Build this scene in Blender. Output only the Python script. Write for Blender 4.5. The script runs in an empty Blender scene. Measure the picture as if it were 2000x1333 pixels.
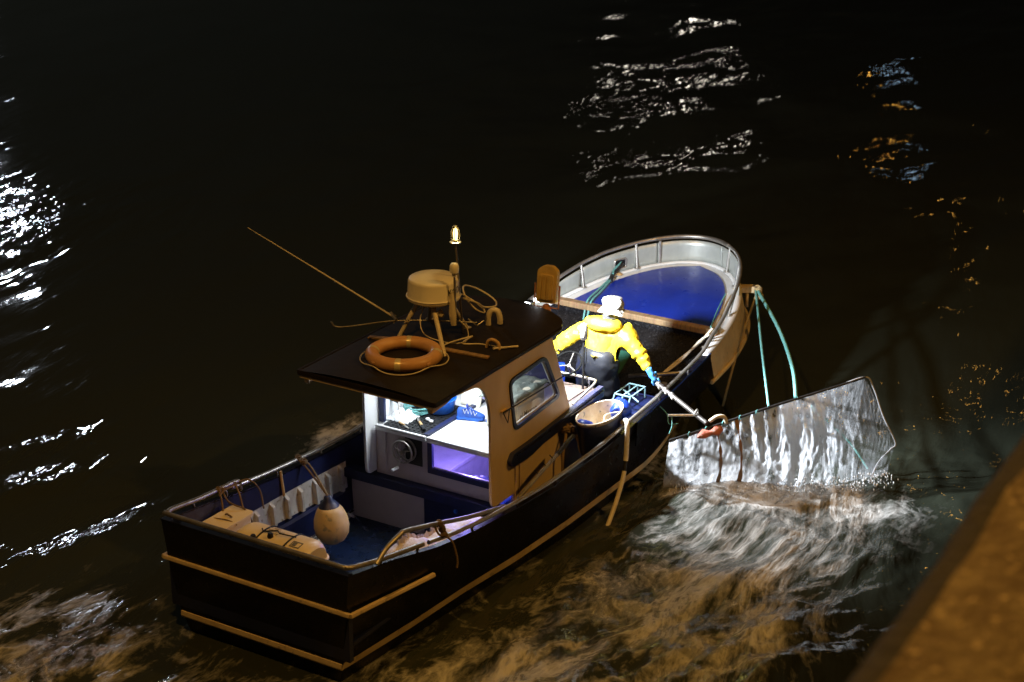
import bpy, bmesh, math, random
import numpy as np
from mathutils import Vector, Matrix, noise
from mathutils.geometry import tessellate_polygon
from math import sin, cos, pi, radians, sqrt, atan2
random.seed(7)
SC = bpy.context.scene
COL = SC.collection
# ------------------------------------------------------------------ camera
CAM = Vector((-10.6255, -9.1536, 8.1988))
yaw, pit = radians(31.5), radians(20.9)
fw = Vector((cos(yaw)*cos(pit), sin(yaw)*cos(pit), -sin(pit)))
rt = Vector((sin(yaw), -cos(yaw), 0))
up = rt.cross(fw)
cd = bpy.data.cameras.new('camera'); cam = bpy.data.objects.new('camera', cd); COL.objects.link(cam)
cam.matrix_world = Matrix(((rt.x, up.x, -fw.x, CAM.x), (rt.y, up.y, -fw.y, CAM.y), (rt.z, up.z, -fw.z, CAM.z), (0, 0, 0, 1)))
cd.sensor_width = 36; cd.lens = 63; cd.clip_start = .05; cd.clip_end = 1000
cd.dof.use_dof = True; cd.dof.focus_distance = 17.5; cd.dof.aperture_fstop = 2.0
SC.camera = cam
# ------------------------------------------------------------------ world, exposure
w = bpy.data.worlds.new('World'); SC.world = w; w.use_nodes = True
nt = w.node_tree; sky = nt.nodes.new('ShaderNodeTexSky'); sky.sky_type = 'NISHITA'; sky.sun_disc = False
sky.sun_elevation = radians(-6); sky.sun_rotation = radians(60)
bg = nt.nodes['Background']; glow = nt.nodes.new('ShaderNodeMix'); glow.data_type = 'RGBA'; glow.blend_type = 'ADD'; glow.inputs[0].default_value = 1
nt.links.new(sky.outputs[0], glow.inputs[6]); 
gt = nt.nodes.new('ShaderNodeTexCoord'); gd = nt.nodes.new('ShaderNodeVectorMath'); gd.operation = 'DOT_PRODUCT'; gd.inputs[1].default_value = (-.1, .62, .78)   # town glow, stronger over the left bank
nt.links.new(gt.outputs['Generated'], gd.inputs[0]); gr = nt.nodes.new('ShaderNodeValToRGB'); nt.links.new(gd.outputs['Value'], gr.inputs[0])
gr.color_ramp.elements[0].position = .30; gr.color_ramp.elements[0].color = (.02, .013, .008, 1); gr.color_ramp.elements[1].position = .95; gr.color_ramp.elements[1].color = (.60, .66, .54, 1)
nt.links.new(gr.outputs[0], glow.inputs[7])
nt.links.new(glow.outputs[2], bg.inputs[0]); bg.inputs[1].default_value = .05
SC.view_settings.view_transform = 'Standard'; SC.view_settings.look = 'None'; SC.view_settings.gamma = 1
SC.view_settings.exposure = 0
SC.cycles.use_denoising = True
SC.cycles.max_bounces = 7; SC.cycles.transparent_max_bounces = 12
SC.cycles.sample_clamp_indirect = 4

def lamp(kind, name, loc, power, color, size=.1, target=None, **k):
    d = bpy.data.lights.new(name, kind); d.energy = power; d.color = color
    if kind == 'AREA':
        d.size = size; d.shape = 'RECTANGLE'; d.size_y = k.get('size_y', size)
    else: d.shadow_soft_size = size
    if kind == 'SPOT': d.spot_size = radians(k.get('cone', 100)); d.spot_blend = k.get('blend', .4)
    o = bpy.data.objects.new(name, d); COL.objects.link(o); o.location = loc
    if target is not None:
        o.rotation_euler = (Vector(target)-Vector(loc)).to_track_quat('-Z', 'Y').to_euler()
    return o
SODIUM = (1.0, .50, .09)
lamp('POINT', 'unseen_aft_sodium_lamp', (-3.6, -1.5, 13), 2000, SODIUM, .22)  # unseen lamp over the stern, set where its light and roof shade fit
lamp('POINT', 'quay_sodium_lamp', (5.5, -11, 12), 2300, SODIUM, .22)
for x, y, z, p_ in ((30, 4.5, 13.4, 36), (45.6, 5.4, 14.6, 5), (60.6, 11.8, 14.8, 7), (67.3, 18.1, 11.8, 7)):
    lamp('POINT', 'far_sodium_lamp', (x, y, z), p_, SODIUM, .09)
for x, y, z, p_ in ((37.4, 44.8, 12.4, 2600), (35.5, 46.2, 12.0, 600), (48.5, 57, 8.2, 600)):
    lamp('POINT', 'left_bank_white_lamp', (x, y, z), p_, (.80, .88, 1), .42)
for x, y, z, p_ in ((70, 34.6, 14.3, 12), (72.4, 34.0, 13.6, 20), (72.7, 32.6, 13.8, 22), (75.6, 32.2, 12.9, 30), (75.6, 30.4, 13.2, 14)):
    lamp('POINT', 'far_bank_white_lamp', (x, y, z), p_, (1, .91, .78), .2)
lamp('POINT', 'far_bank_blue_lamp', (78.5, 21.3, 13.4), 4, (.5, .75, 1), .12)
lamp('SPOT', 'foredeck_floodlight', (4.56, -.38, 2.14), 980, (.86, .93, 1), .06, target=(7.0, -1.7, .1), cone=136, blend=.4)
lamp('SPOT', 'led_bar_light', (4.61, -.32, 1.95), 2300, (.84, .92, 1), .03, target=(5.95, -2.5, .72), cone=40, blend=1)
lamp('AREA', 'cabin_ceiling_light', (3.15, .05, 1.77), 28, (.86, .94, 1), .5, target=(3.15, .05, 0), size_y=.9)
lamp('POINT', 'lower_cabin_violet_light', (3.2, -.2, .84), 22, (.30, .22, 1), .04)
lamp('POINT', 'masthead_lamp_light', (3.2, -.04, 2.97), 16, (1, .8, .35), .03)

# ------------------------------------------------------------------ materials
def mat(name, color, rough=.5, metal=0, noise_amt=.15, nscale=6, bump=.0, bscale=40, color2=None, spec=.5, coat=0, stretch=None, trans=0, sss=0, rvar=.15, wear=None):
    m = bpy.data.materials.new(name); m.use_nodes = True; t = m.node_tree; N = t.nodes; L = t.links
    p = N['Principled BSDF']
    p.inputs['Roughness'].default_value = rough; p.inputs['Metallic'].default_value = metal
    p.inputs['Specular IOR Level'].default_value = spec; p.inputs['Coat Weight'].default_value = coat
    p.inputs['Transmission Weight'].default_value = trans
    tc = N.new('ShaderNodeTexCoord'); mp = N.new('ShaderNodeMapping'); L.new(tc.outputs['Object'], mp.inputs[0])
    if stretch: mp.inputs['Scale'].default_value = stretch
    n = N.new('ShaderNodeTexNoise'); n.inputs['Scale'].default_value = nscale; n.inputs['Detail'].default_value = 6
    n.inputs['Roughness'].default_value = .62; L.new(mp.outputs[0], n.inputs['Vector'])
    r = N.new('ShaderNodeValToRGB'); r.color_ramp.elements[0].position = .35; r.color_ramp.elements[1].position = .68
    c2 = color2 if color2 else tuple(max(0, c*(1-noise_amt*2)) for c in color)
    r.color_ramp.elements[0].color = (*c2, 1); r.color_ramp.elements[1].color = (*color, 1)
    L.new(n.outputs['Fac'], r.inputs[0]); L.new(r.outputs[0], p.inputs['Base Color'])
    if wear:
        n3 = N.new('ShaderNodeTexNoise'); n3.inputs['Scale'].default_value = nscale*3.1; n3.inputs['Detail'].default_value = 8; L.new(mp.outputs[0], n3.inputs['Vector'])
        r3 = N.new('ShaderNodeValToRGB'); r3.color_ramp.elements[0].position = .60; r3.color_ramp.elements[1].position = .68; L.new(n3.outputs['Fac'], r3.inputs[0])
        mx = N.new('ShaderNodeMix'); mx.data_type = 'RGBA'; L.new(r3.outputs[0], mx.inputs[0]); L.new(r.outputs[0], mx.inputs[6]); mx.inputs[7].default_value = (*wear, 1)
        L.new(mx.outputs[2], p.inputs['Base Color'])
    mr = N.new('ShaderNodeMapRange'); mr.inputs[3].default_value = max(.02, rough-rvar); mr.inputs[4].default_value = min(1, rough+rvar)
    n2 = N.new('ShaderNodeTexNoise'); n2.inputs['Scale'].default_value = nscale*2.3; n2.inputs['Detail'].default_value = 4; L.new(mp.outputs[0], n2.inputs['Vector'])
    L.new(n2.outputs['Fac'], mr.inputs[0]); L.new(mr.outputs[0], p.inputs['Roughness'])
    if bump:
        b = N.new('ShaderNodeBump'); b.inputs['Strength'].default_value = bump; b.inputs['Distance'].default_value = .02
        nb = N.new('ShaderNodeTexNoise'); nb.inputs['Scale'].default_value = bscale; nb.inputs['Detail'].default_value = 4; L.new(mp.outputs[0], nb.inputs['Vector'])
        L.new(nb.outputs['Fac'], b.inputs['Height']); L.new(b.outputs[0], p.inputs['Normal'])
    return m
def emit(name, color, s):
    m = bpy.data.materials.new(name); m.use_nodes = True; p = m.node_tree.nodes['Principled BSDF']
    p.inputs['Base Color'].default_value = (*color, 1); p.inputs['Emission Color'].default_value = (*color, 1); p.inputs['Emission Strength'].default_value = s
    return m
M = {}
M['hull'] = mat('black_hull_paint', (.003, .003, .009), .30, bump=.04, bscale=9, color2=(.006, .005, .009), rvar=.12, spec=.22, wear=(.012, .010, .010))
M['navy'] = mat('navy_paint', (.008, .014, .07), .42, bump=.08, bscale=30, color2=(.006, .009, .04))
M['deckblue'] = mat('blue_deck_paint', (.012, .035, .36), .33, bump=.06, bscale=22, color2=(.01, .026, .27), nscale=3, rvar=.16, wear=(.02, .05, .40))
M['floorblue'] = mat('wet_dark_blue_floor', (.008, .022, .075), .3, bump=.12, bscale=35, color2=(.004, .012, .045))
M['white'] = mat('white_gloss_paint', (.74, .75, .76), .4, bump=.04, bscale=25, color2=(.64, .64, .63), nscale=3)
M['cream'] = mat('cream_hull_paint', (.66, .53, .33), .42, bump=.06, bscale=14, color2=(.50, .38, .22), nscale=4, wear=(.36, .29, .21))
M['dirtywhite'] = mat('scuffed_white_paint', (.56, .54, .52), .5, bump=.1, bscale=30, color2=(.38, .35, .31), nscale=5, wear=(.24, .20, .15))
M['pinkwhite'] = mat('off_white_bulkhead_paint', (.52, .45, .44), .5, bump=.05, color2=(.44, .38, .38), nscale=3)
M['cabin'] = mat('cream_cabin_paint', (.66, .51, .30), .45, bump=.05, bscale=8, color2=(.52, .39, .22), nscale=2.2, spec=.3, stretch=(1, 1, .45))
M['roof'] = mat('black_wet_roof', (.010, .008, .008), .6, bump=.06, bscale=60, color2=(.016, .012, .011), rvar=.12, nscale=5, spec=.25)
M['steel'] = mat('stainless_tube', (.66, .63, .58), .36, .85, bump=.04, bscale=30, color2=(.44, .41, .38), rvar=.12)
M['dullsteel'] = mat('dull_galvanised_tube', (.42, .40, .37), .42, .85, bump=.1, bscale=60, color2=(.24, .21, .18))
M['galv'] = mat('galvanised_plate', (.50, .53, .50), .42, .35, bump=.07, bscale=14, color2=(.34, .37, .35), nscale=3, stretch=(1, 1, .6))
M['black'] = mat('black_rubber', (.008, .008, .009), .5, bump=.15, bscale=60)
M['blackwet'] = mat('wet_black_deck_mat', (.006, .006, .007), .3, bump=.5, bscale=55, color2=(.012, .011, .012), rvar=.2, nscale=16, wear=(.05, .05, .055))
M['wood'] = mat('weathered_wood', (.36, .24, .12), .6, bump=.3, bscale=20, color2=(.20, .13, .07), stretch=(1, 6, 1), wear=(.45, .16, .12))
M['handle'] = mat('ash_wood_handle', (.62, .40, .18), .5, bump=.05)
M['ring'] = mat('orange_life_ring_shell', (.58, .33, .16), .42, bump=.04, bscale=20, color2=(.47, .25, .12), nscale=4)
M['tape'] = mat('reflective_tape', (.72, .62, .42), .35, .2)
M['radar'] = mat('white_radome_plastic', (.74, .70, .60), .4, bump=.01, color2=(.68, .63, .53), nscale=2)
M['canister'] = mat('white_fibreglass', (.76, .68, .52), .38, bump=.05, bscale=20, color2=(.68, .58, .42), nscale=3)
M['rope'] = mat('brown_rope', (.24, .16, .09), .85, bump=.8, bscale=90, color2=(.12, .08, .045))
M['teal'] = mat('teal_rope', (.15, .36, .34), .7, bump=.7, bscale=110, color2=(.10, .34, .33))
M['goldrope'] = mat('ochre_rope', (.52, .40, .20), .7, bump=.7, bscale=110)
M['cable'] = mat('cream_cable', (.68, .60, .46), .5)
M['hose'] = mat('white_hose', (.74, .70, .62), .45, bump=.1, bscale=20, color2=(.55, .48, .38))
M['jacket'] = mat('yellow_oilskin', (.80, .60, .03), .42, bump=.7, bscale=9, color2=(.70, .50, .02), nscale=4)
M['overall'] = mat('dark_grey_oilskin', (.022, .023, .028), .45, bump=.15, bscale=12, color2=(.013, .014, .018), spec=.35, nscale=4, rvar=.14)
M['glove'] = mat('light_blue_glove', (.07, .30, .72), .5, bump=.25, bscale=25, color2=(.05, .22, .58))
M['hat'] = mat('off_white_hat_cloth', (.36, .35, .31), .8, bump=.5, bscale=40, color2=(.26, .25, .22))
M['skin'] = mat('skin', (.50, .30, .22), .5, bump=.1)
M['grey'] = mat('dark_grey_hair', (.06, .06, .065), .8, bump=.4)
M['bluepl'] = mat('blue_plastic', (.012, .13, .62), .35, bump=.05, color2=(.01, .10, .48))
M['deepblue'] = mat('deep_blue_plastic', (.010, .05, .42), .4, bump=.08, color2=(.008, .03, .3))
M['sack'] = mat('milky_net_cloth', (.74, .70, .78), .5, bump=.5, bscale=55, color2=(.60, .56, .66), nscale=6)
M['fend'] = mat('faded_yellow_fender', (.62, .45, .20), .5, bump=.15, bscale=18, color2=(.44, .34, .17), nscale=4, wear=(.24, .22, .14))
M['fendtop'] = mat('navy_fender_top', (.012, .02, .08), .45)
M['ink'] = mat('black_ink', (.01, .01, .01), .6)
M['paper'] = mat('cream_card', (.72, .68, .55), .6, bump=.05)
M['label'] = mat('grey_print', (.16, .16, .17), .6)
M['orangebrown'] = mat('yellow_painted_floodlight', (.60, .43, .15), .45, bump=.1, color2=(.46, .31, .11), nscale=7)
M['rust'] = mat('rusty_bracket', (.50, .22, .10), .7, bump=.5, bscale=40, color2=(.28, .11, .05))
M['red'] = mat('faded_red_cloth', (.62, .20, .13), .6, bump=.5, color2=(.35, .10, .07), wear=(.6, .5, .48))
M['green'] = mat('dark_green_board', (.02, .09, .06), .45, bump=.1)
M['tubwhite'] = mat('worn_white_tub_lining', (.66, .60, .50), .5, bump=.15, bscale=18, color2=(.42, .32, .20), nscale=6, wear=(.10, .13, .15))
M['led'] = emit('white_led', (.92, .96, 1), 14)
M['bulb'] = emit('yellow_bulb', (1, .66, .16), 7)
M['ceil'] = emit('ceiling_light_panel', (.88, .94, 1), 4)
g = bpy.data.materials.new('window_glass'); g.use_nodes = True; T = g.node_tree
T.nodes.remove(T.nodes['Principled BSDF'])
a = T.nodes.new('ShaderNodeBsdfTransparent'); b = T.nodes.new('ShaderNodeBsdfGlossy'); b.inputs['Roughness'].default_value = .03
fr = T.nodes.new('ShaderNodeFresnel'); mx = T.nodes.new('ShaderNodeMixShader')
mx.inputs[0].default_value = .06; T.links.new(a.outputs[0], mx.inputs[1]); T.links.new(b.outputs[0], mx.inputs[2]); T.links.new(mx.outputs[0], T.nodes['Material Output'].inputs[0])
M['glass'] = g

# ------------------------------------------------------------------ mesh helpers
class MB:
    def __init__(s): s.v = []; s.f = []; s.mi = []; s.cur = 0
    def add(s, vs, fs):
        o = len(s.v); s.v += [Vector(p) for p in vs]
        for f in fs: s.f.append([i+o for i in f]); s.mi.append(s.cur)
        return s
    def box(s, c, d, rot=None):
        c = Vector(c); h = [k/2 for k in d]
        vs = [Vector((x*h[0], y*h[1], z*h[2])) for x in (-1, 1) for y in (-1, 1) for z in (-1, 1)]
        if rot is not None: vs = [rot @ p for p in vs]
        return s.add([p+c for p in vs], [(0, 1, 3, 2), (4, 6, 7, 5), (0, 4, 5, 1), (2, 3, 7, 6), (0, 2, 6, 4), (1, 5, 7, 3)])
    def bb(s, x0, x1, y0, y1, z0, z1): return s.box(((x0+x1)/2, (y0+y1)/2, (z0+z1)/2), (abs(x1-x0), abs(y1-y0), abs(z1-z0)))
    def bar(s, p0, p1, wd, ht, upv=(0, 0, 1)):
        p0 = Vector(p0); p1 = Vector(p1); d = (p1-p0); l = d.length; d.normalize()
        sd = d.cross(Vector(upv)).normalized(); u = sd.cross(d)
        return s.box((p0+p1)/2, (l, wd, ht), Matrix((d, sd, u)).transposed())
    def tube(s, pts, r, n=10, closed=False, caps=True, flat=1):
        pts = [Vector(p) for p in pts]; k = len(pts); rs = r if isinstance(r, (list, tuple)) else [r]*k
        T = []
        for i in range(k):
            a = pts[(i-1) % k] if (closed or i > 0) else pts[i]; b = pts[(i+1) % k] if (closed or i < k-1) else pts[i]
            T.append((b-a).normalized() if (b-a).length > 1e-9 else Vector((0, 0, 1)))
        ref = Vector((0, 0, 1)) if abs(T[0].z) < .9 else Vector((1, 0, 0))
        nr = (ref - T[0]*ref.dot(T[0])).normalized(); vs = []
        for i in range(k):
            nr = (nr - T[i]*nr.dot(T[i])).normalized(); bn = T[i].cross(nr)
            for j in range(n):
                a = 2*pi*j/n; vs.append(pts[i] + (nr*cos(a)*flat + bn*sin(a))*rs[i])
        fs = []
        for i in range(k if closed else k-1):
            for j in range(n):
                i2 = (i+1) % k
                fs.append((i*n+j, i*n+(j+1) % n, i2*n+(j+1) % n, i2*n+j))
        if caps and not closed: fs += [tuple(range(n))[::-1], tuple((k-1)*n+j for j in range(n))]
        return s.add(vs, fs)
    def lathe(s, prof, c, n=28, mtx=None, sx=1, sy=1, cap=True):
        c = Vector(c); vs = []
        for r, z in prof:
            for j in range(n):
                a = 2*pi*j/n; p = Vector((r*cos(a)*sx, r*sin(a)*sy, z)); vs.append(c + (mtx @ p if mtx is not None else p))
        k = len(prof); fs = [(i*n+j, i*n+(j+1) % n, (i+1)*n+(j+1) % n, (i+1)*n+j) for i in range(k-1) for j in range(n)]
        if cap: fs += [tuple(range(n))[::-1], tuple((k-1)*n+j for j in range(n))]
        return s.add(vs, fs)
    def grid(s, fn, nu, nv, close_u=False):
        vs = [fn(i/nu, j/nv) for i in range(nu+1) for j in range(nv+1)]
        fs = [(i*(nv+1)+j, (i+1)*(nv+1)+j, (i+1)*(nv+1)+j+1, i*(nv+1)+j+1) for i in range(nu) for j in range(nv)]
        return s.add(vs, fs)
    def prism(s, loops, mp, t):
        # loops: outer + holes as 2D; mp(u,v,w)->3D; thickness along w in [0,t]
        L = [[Vector((u, v, 0)) for u, v in lp] for lp in loops]
        flat = [p for lp in L for p in lp]; tri = tessellate_polygon(L); n = len(flat)
        vs = [mp(p.x, p.y, 0) for p in flat] + [mp(p.x, p.y, t) for p in flat]
        fs = [tuple(q) for q in tri] + [tuple(i+n for i in q[::-1]) for q in tri]
        o = 0
        for lp in L:
            k = len(lp)
            fs += [(o+i, o+(i+1) % k, o+(i+1) % k+n, o+i+n) for i in range(k)]; o += k
        return s.add(vs, fs)
    def build(s, name, m, parent=None, smooth=None, bevel=0, sub=0, disp=None, solid=0):
        me = bpy.data.meshes.new(name); off = Vector((0, 0, 0)); q = parent
        while q is not None: off += q.location; q = q.parent
        me.from_pydata([tuple(p-off) for p in s.v], [], s.f)
        for mm in (m if isinstance(m, (list, tuple)) else [m]): me.materials.append(mm)
        if any(s.mi): me.polygons.foreach_set('material_index', s.mi)
        bm = bmesh.new(); bm.from_mesh(me)
        if not sub: bmesh.ops.recalc_face_normals(bm, faces=bm.faces)
        bm.to_mesh(me); bm.free(); me.update()
        if smooth is not None:
            me.polygons.foreach_set('use_smooth', [True]*len(me.polygons))
            if smooth < 180: me.set_sharp_from_angle(angle=radians(smooth))
        o = bpy.data.objects.new(name, me); COL.objects.link(o)
        if parent is not None: o.parent = parent
        if solid:
            q = o.modifiers.new('solid', 'SOLIDIFY'); q.thickness = solid; q.offset = 0
        if bevel:
            q = o.modifiers.new('bevel', 'BEVEL'); q.width = bevel; q.segments = 2; q.limit_method = 'ANGLE'; q.angle_limit = radians(40)
        if sub:
            q = o.modifiers.new('sub', 'SUBSURF'); q.levels = q.render_levels = sub
        return o
def crv(pts, n=8, closed=False):
    P = [Vector(p) for p in pts]; out = []; k = len(P)
    for i in range(k if closed else k-1):
        p1, p2 = P[i], P[(i+1) % k]
        p0 = P[(i-1) % k] if (closed or i > 0) else p1*2-p2; p3 = P[(i+2) % k] if (closed or i+2 < k) else p2*2-p1
        for j in range(n):
            t = j/n
            out.append(.5*((2*p1)+(p2-p0)*t+(2*p0-5*p1+4*p2-p3)*t*t+(3*p1-p0-3*p2+p3)*t**3))
    if not closed: out.append(P[-1])
    return out
def rounded(poly, r, n=5):
    out = []; k = len(poly); rr = r if isinstance(r, (list, tuple)) else [r]*k
    for i in range(k):
        p = Vector(poly[i]); a = Vector(poly[i-1]); b = Vector(poly[(i+1) % k])
        if rr[i] < 1e-6: out.append(tuple(p)); continue
        da = (a-p); db = (b-p); q = min(rr[i], da.length*.45, db.length*.45)
        A = p+da.normalized()*q; B = p+db.normalized()*q
        for j in range(n+1):
            t = j/n; out.append(tuple(A*(1-t)**2 + p*2*t*(1-t) + B*t*t))
    return out
def thing(name, label, cat, loc=(0, 0, 0), group=None):
    o = bpy.data.objects.new(name, None); COL.objects.link(o); o.location = loc; o.empty_display_size = .1
    o['label'] = label; o['category'] = cat
    if group: o['group'] = group
    return o
def tag(o, label, cat, group=None):
    o['label'] = label; o['category'] = cat
    if group: o['group'] = group
    return o
def textmesh(body, size, mp, shear=0):
    """letters as flat faces with a little thickness; mp(u, v) -> point"""
    c = bpy.data.curves.new('t', 'FONT'); c.body = body; c.size = size; c.resolution_u = 3; c.offset = size*.012
    o = bpy.data.objects.new('t', c); COL.objects.link(o); dg = bpy.context.evaluated_depsgraph_get(); dg.update()
    me = o.evaluated_get(dg).to_mesh(); vs = [v.co.copy() for v in me.vertices]; fs = [tuple(p.vertices) for p in me.polygons]
    o.evaluated_get(dg).to_mesh_clear(); bpy.data.objects.remove(o); bpy.data.curves.remove(c)
    mb = MB(); mb.add([mp(v.x, v.y) for v in vs], fs); return mb
ip = lambda x, a, b: float(np.interp(x, a, b))

# ------------------------------------------------------------------ hull lines (x forward, y to port, z up, water near z = 0)
GX = [0, .6, 1.2, 1.75, 2.5, 3.1, 3.8, 4.7, 5.5, 6.5, 7.2, 8, 9.05]; GZ = [1.0, .9, .77, .70, .64, .61, .63, .68, .75, .85, .90, .97, 1.03]
RX = [0, .5, 1, 1.5, 2, 2.5, 3, 3.5, 4, 4.5, 5, 5.5, 6, 6.4, 6.62, 7, 7.3, 7.6, 8, 8.5, 9.05]
RZ = [1.05, .965, .88, .80, .74, .70, .67, .68, .70, .74, .78, .82, .88, .93, 1.02, 1.10, 1.18, 1.24, 1.30, 1.34, 1.37]
gz = lambda x: ip(x, GX, GZ)
rz = lambda x: ip(x, RX, RZ)
def bowf(x, L, p=2., q=2., x0=6.):
    if x <= x0: return 1
    u = min(1, (x-x0)/(L-x0)); return max(0, 1-u**p)**(1/q)
BX = [0, .5, 1, 1.5, 2, 3, 4, 5, 6]; BY = [1.035, 1.07, 1.11, 1.145, 1.17, 1.20, 1.235, 1.25, 1.24]
LG = 9.05
def bg(x, off=0, L=LG): return max(0, ip(x, BX, BY)*bowf(x, L))-off if x < L-.0001 else 0
def level(k):
    # returns L, z(x), b(x)
    if k == 0: return LG, gz, lambda x: ip(x, BX, BY)*bowf(x, LG)
    if k == 1: return 9.2, lambda x: ip(x, [0, 6.2, 7.2, 9.2], [.50, .50, .52, .60]), lambda x: (ip(x, BX, BY)-ip(x, [0, 1, 5, 6.5], [.06, .035, .035, -.01]))*bowf(x, 9.2, 2.3, 2.0)
    if k == 2: return 8.6, lambda x: .11, lambda x: ip(x, [0, .94, 1.7, 2.5, 3.4, 5], [.91, 1.0, 1.05, 1.13, 1.18, 1.20])*bowf(x, 8.6, 1.5, 1.2, 5)
    if k == 3: return 8.5, lambda x: .03, lambda x: ip(x, [0, .94, 1.7, 2.5, 3.4, 5], [.885, .98, 1.03, 1.12, 1.17, 1.19])*bowf(x, 8.5, 1.5, 1.15, 5)
    if k == 4: return 8.4, lambda x: -.15, lambda x: ip(x, [0, 1.7, 3.4, 5], [.84, .98, 1.12, 1.14])*bowf(x, 8.4, 1.4, 1.1, 4.5)
    return 8.0, lambda x: -.6, lambda x: ip(x, [0, 3, 5], [.3, .5, .4])*bowf(x, 8.0, 1.3, 1.1, 4)
TR = [0, .015, .04, .05, .09, .22]   # transom rake per level
def stations(n=110, dense=True):
    out = []
    for i in range(n+1):
        t = i/n; out.append(1-(1-t)**1.7 if t > .6 else t*(1-(1-.6)**1.7)/.6)
    return out
ST = stations()
def hullpt(k, s, sd, off=0):
    L, zf, bf = level(k); x = TR[k]*(1-s)+s*L; x = min(x, L)
    xx = s*L; b = bf(min(xx, L-1e-6)) if s < 1 else 0
    return Vector((x+(off if s > .999 else 0), sd*(b+off*(1 if s < 1 else 0)), zf(xx)))
def hb(x, z):
    pts = []
    for k in range(6):
        L, zf, bf = level(k); pts.append((zf(x), bf(min(x, L-.001)) if x < L else 0))
    pts = pts[::-1]; return float(np.interp(z, [p[0] for p in pts], [p[1] for p in pts]))
boat = thing('fishing_boat', 'black and cream fishing boat with a lit wheelhouse and rounded bow', 'fishing boat')
# outer hull: rows between levels with extra rows
rows = [(0, 0), (0, .33), (0, .66), (1, 0), (1, .5), (2, 0), (3, 0), (4, 0), (5, 0)]
def rowpt(r, s, sd, off=0):
    k, f = r; a = hullpt(k, s, sd, off)
    if f: a = a.lerp(hullpt(k+1, s, sd, off), f)
    return a
mb = MB()
for sd in (-1, 1):
    vs = [rowpt(r, s, sd) for s in ST for r in rows]; R = len(rows); fs = []
    base = len(mb.v); mb.add(vs, [])
    for i in range(len(ST)-1):
        xm = vs[i*R].x
        for j in range(R-1):
            mb.f.append([base+i*R+j, base+(i+1)*R+j, base+(i+1)*R+j+1, base+i*R+j+1]); mb.mi.append(1 if (xm > 6.5 and j < 3) else 0)
    # transom half
    for j in range(R-1):
        a = vs[j]; b_ = vs[j+1]; mb.cur = 0
        mb.add([a, b_, Vector((b_.x, 0, b_.z)), Vector((a.x, 0, a.z))], [(0, 1, 2, 3)])
mb.build('hull', [M['hull'], M['cream']], boat, smooth=35)
# boot stripe
mb = MB()
for sd in (-1, 1):
    mb.grid(lambda u, v: (hullpt(2, ST[int(round(u*(len(ST)-1)))], sd, .006 if u > 0 else -.001)*(1-v)+hullpt(3, ST[int(round(u*(len(ST)-1)))], sd, .006 if u > 0 else -.001)*v), len(ST)-1, 1)
mb.build('boot_stripe', M['cream'], boat, smooth=35)
# rubbing strake: transom and aft quarters
mb = MB()
def strake(pts, hh=.04, dd=.03):
    k = len(pts); vs = []
    for i, p in enumerate(pts):
        p = Vector(p); a = Vector(pts[max(0, i-1)]); b_ = Vector(pts[min(k-1, i+1)]); d = (b_-a).normalized(); n_ = d.cross(Vector((0, 0, 1))).normalized()
        vs += [p+Vector((0, 0, hh/2))-n_*.01, p+n_*dd*.75+Vector((0, 0, hh/2)), p+n_*dd-Vector((0, 0, hh*.2)), p+n_*dd*.7-Vector((0, 0, hh/2)), p-n_*.01-Vector((0, 0, hh/2))]
    fs = [(i*5+j, i*5+(j+1) % 5, (i+1)*5+(j+1) % 5, (i+1)*5+j) for i in range(k-1) for j in range(5)]
    mb.add(vs, fs+[(0, 1, 2, 3, 4), tuple((k-1)*5+j for j in range(5))])
strake([(.01, 1.035, .63), (.01, -1.035, .63)])
strake([(.0, -1.035, .63), (.3, -1.05, .60), (.6, -1.07, .57), (.9, -1.095, .545), (1.14, -1.12, .53)])
strake([(1.14, 1.12, .53), (.9, 1.095, .545), (.6, 1.07, .57), (.3, 1.05, .60), (.0, 1.035, .63)])
mb.build('rubbing_strake', M['cream'], boat, bevel=.004)
mb = MB(); strake([(.05, .905, .072), (.05, -.905, .072)], .062, .026); mb.build('boot_stripe', M['cream'], boat, bevel=.004)
# flange along the bow knuckle and the cream lip
mb = MB()
for sd in (-1, 1):
    pts = [hullpt(1, s, sd, .012) for s in ST if s*9.2 > 6.55]; mb.tube(pts, .026, 8)
mb.build('bow_strake', M['cream'], boat, smooth=60)
# gunwale cap and inner sides
mb = MB()
def cap(x0, x1, sd, w_, n=60, zo=.006, m=0):
    mb.cur = m
    mb.grid(lambda u, v: Vector(((x := x0+(x1-x0)*u), sd*(bg(x)+.008-v*w_), gz(x)+zo)), n, 1)
for sd in (-1, 1): cap(0, 6.5, sd, .065)
mb.grid(lambda u, v: Vector((-.006+v*.07, (u*2-1)*1.035, gz(0)+.006)), 4, 1)
mb.build('gunwale', M['hull'], boat, solid=.012, bevel=.002)
mb = MB()
def ringout(off, x0, n=70):
    # plan outline of the bow from port x0 round to starboard x0
    xs = [x0+(LG-off-x0)*(1-(1-i/n)**2) for i in range(n+1)]; out = []
    f = lambda x: max(0, (ip(x, BX, BY)-off)*bowf(x, LG-off))
    for x in xs: out.append((x, f(x)))
    for x in xs[-2::-1]: out.append((x, -f(x)))
    return out
o1 = ringout(-.008, 6.5); o2 = ringout(.09, 6.5)
vs = [Vector((x, y, gz(x)+.008)) for x, y in o1]+[Vector((x, y, gz(x)+.008)) for x, y in o2]; n = len(o1)
mb.add(vs, [(i, i+1, n+i+1, n+i) for i in range(n-1)])
mb.build('bow_gunwale', M['white'], boat, solid=.02, smooth=40)
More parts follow.
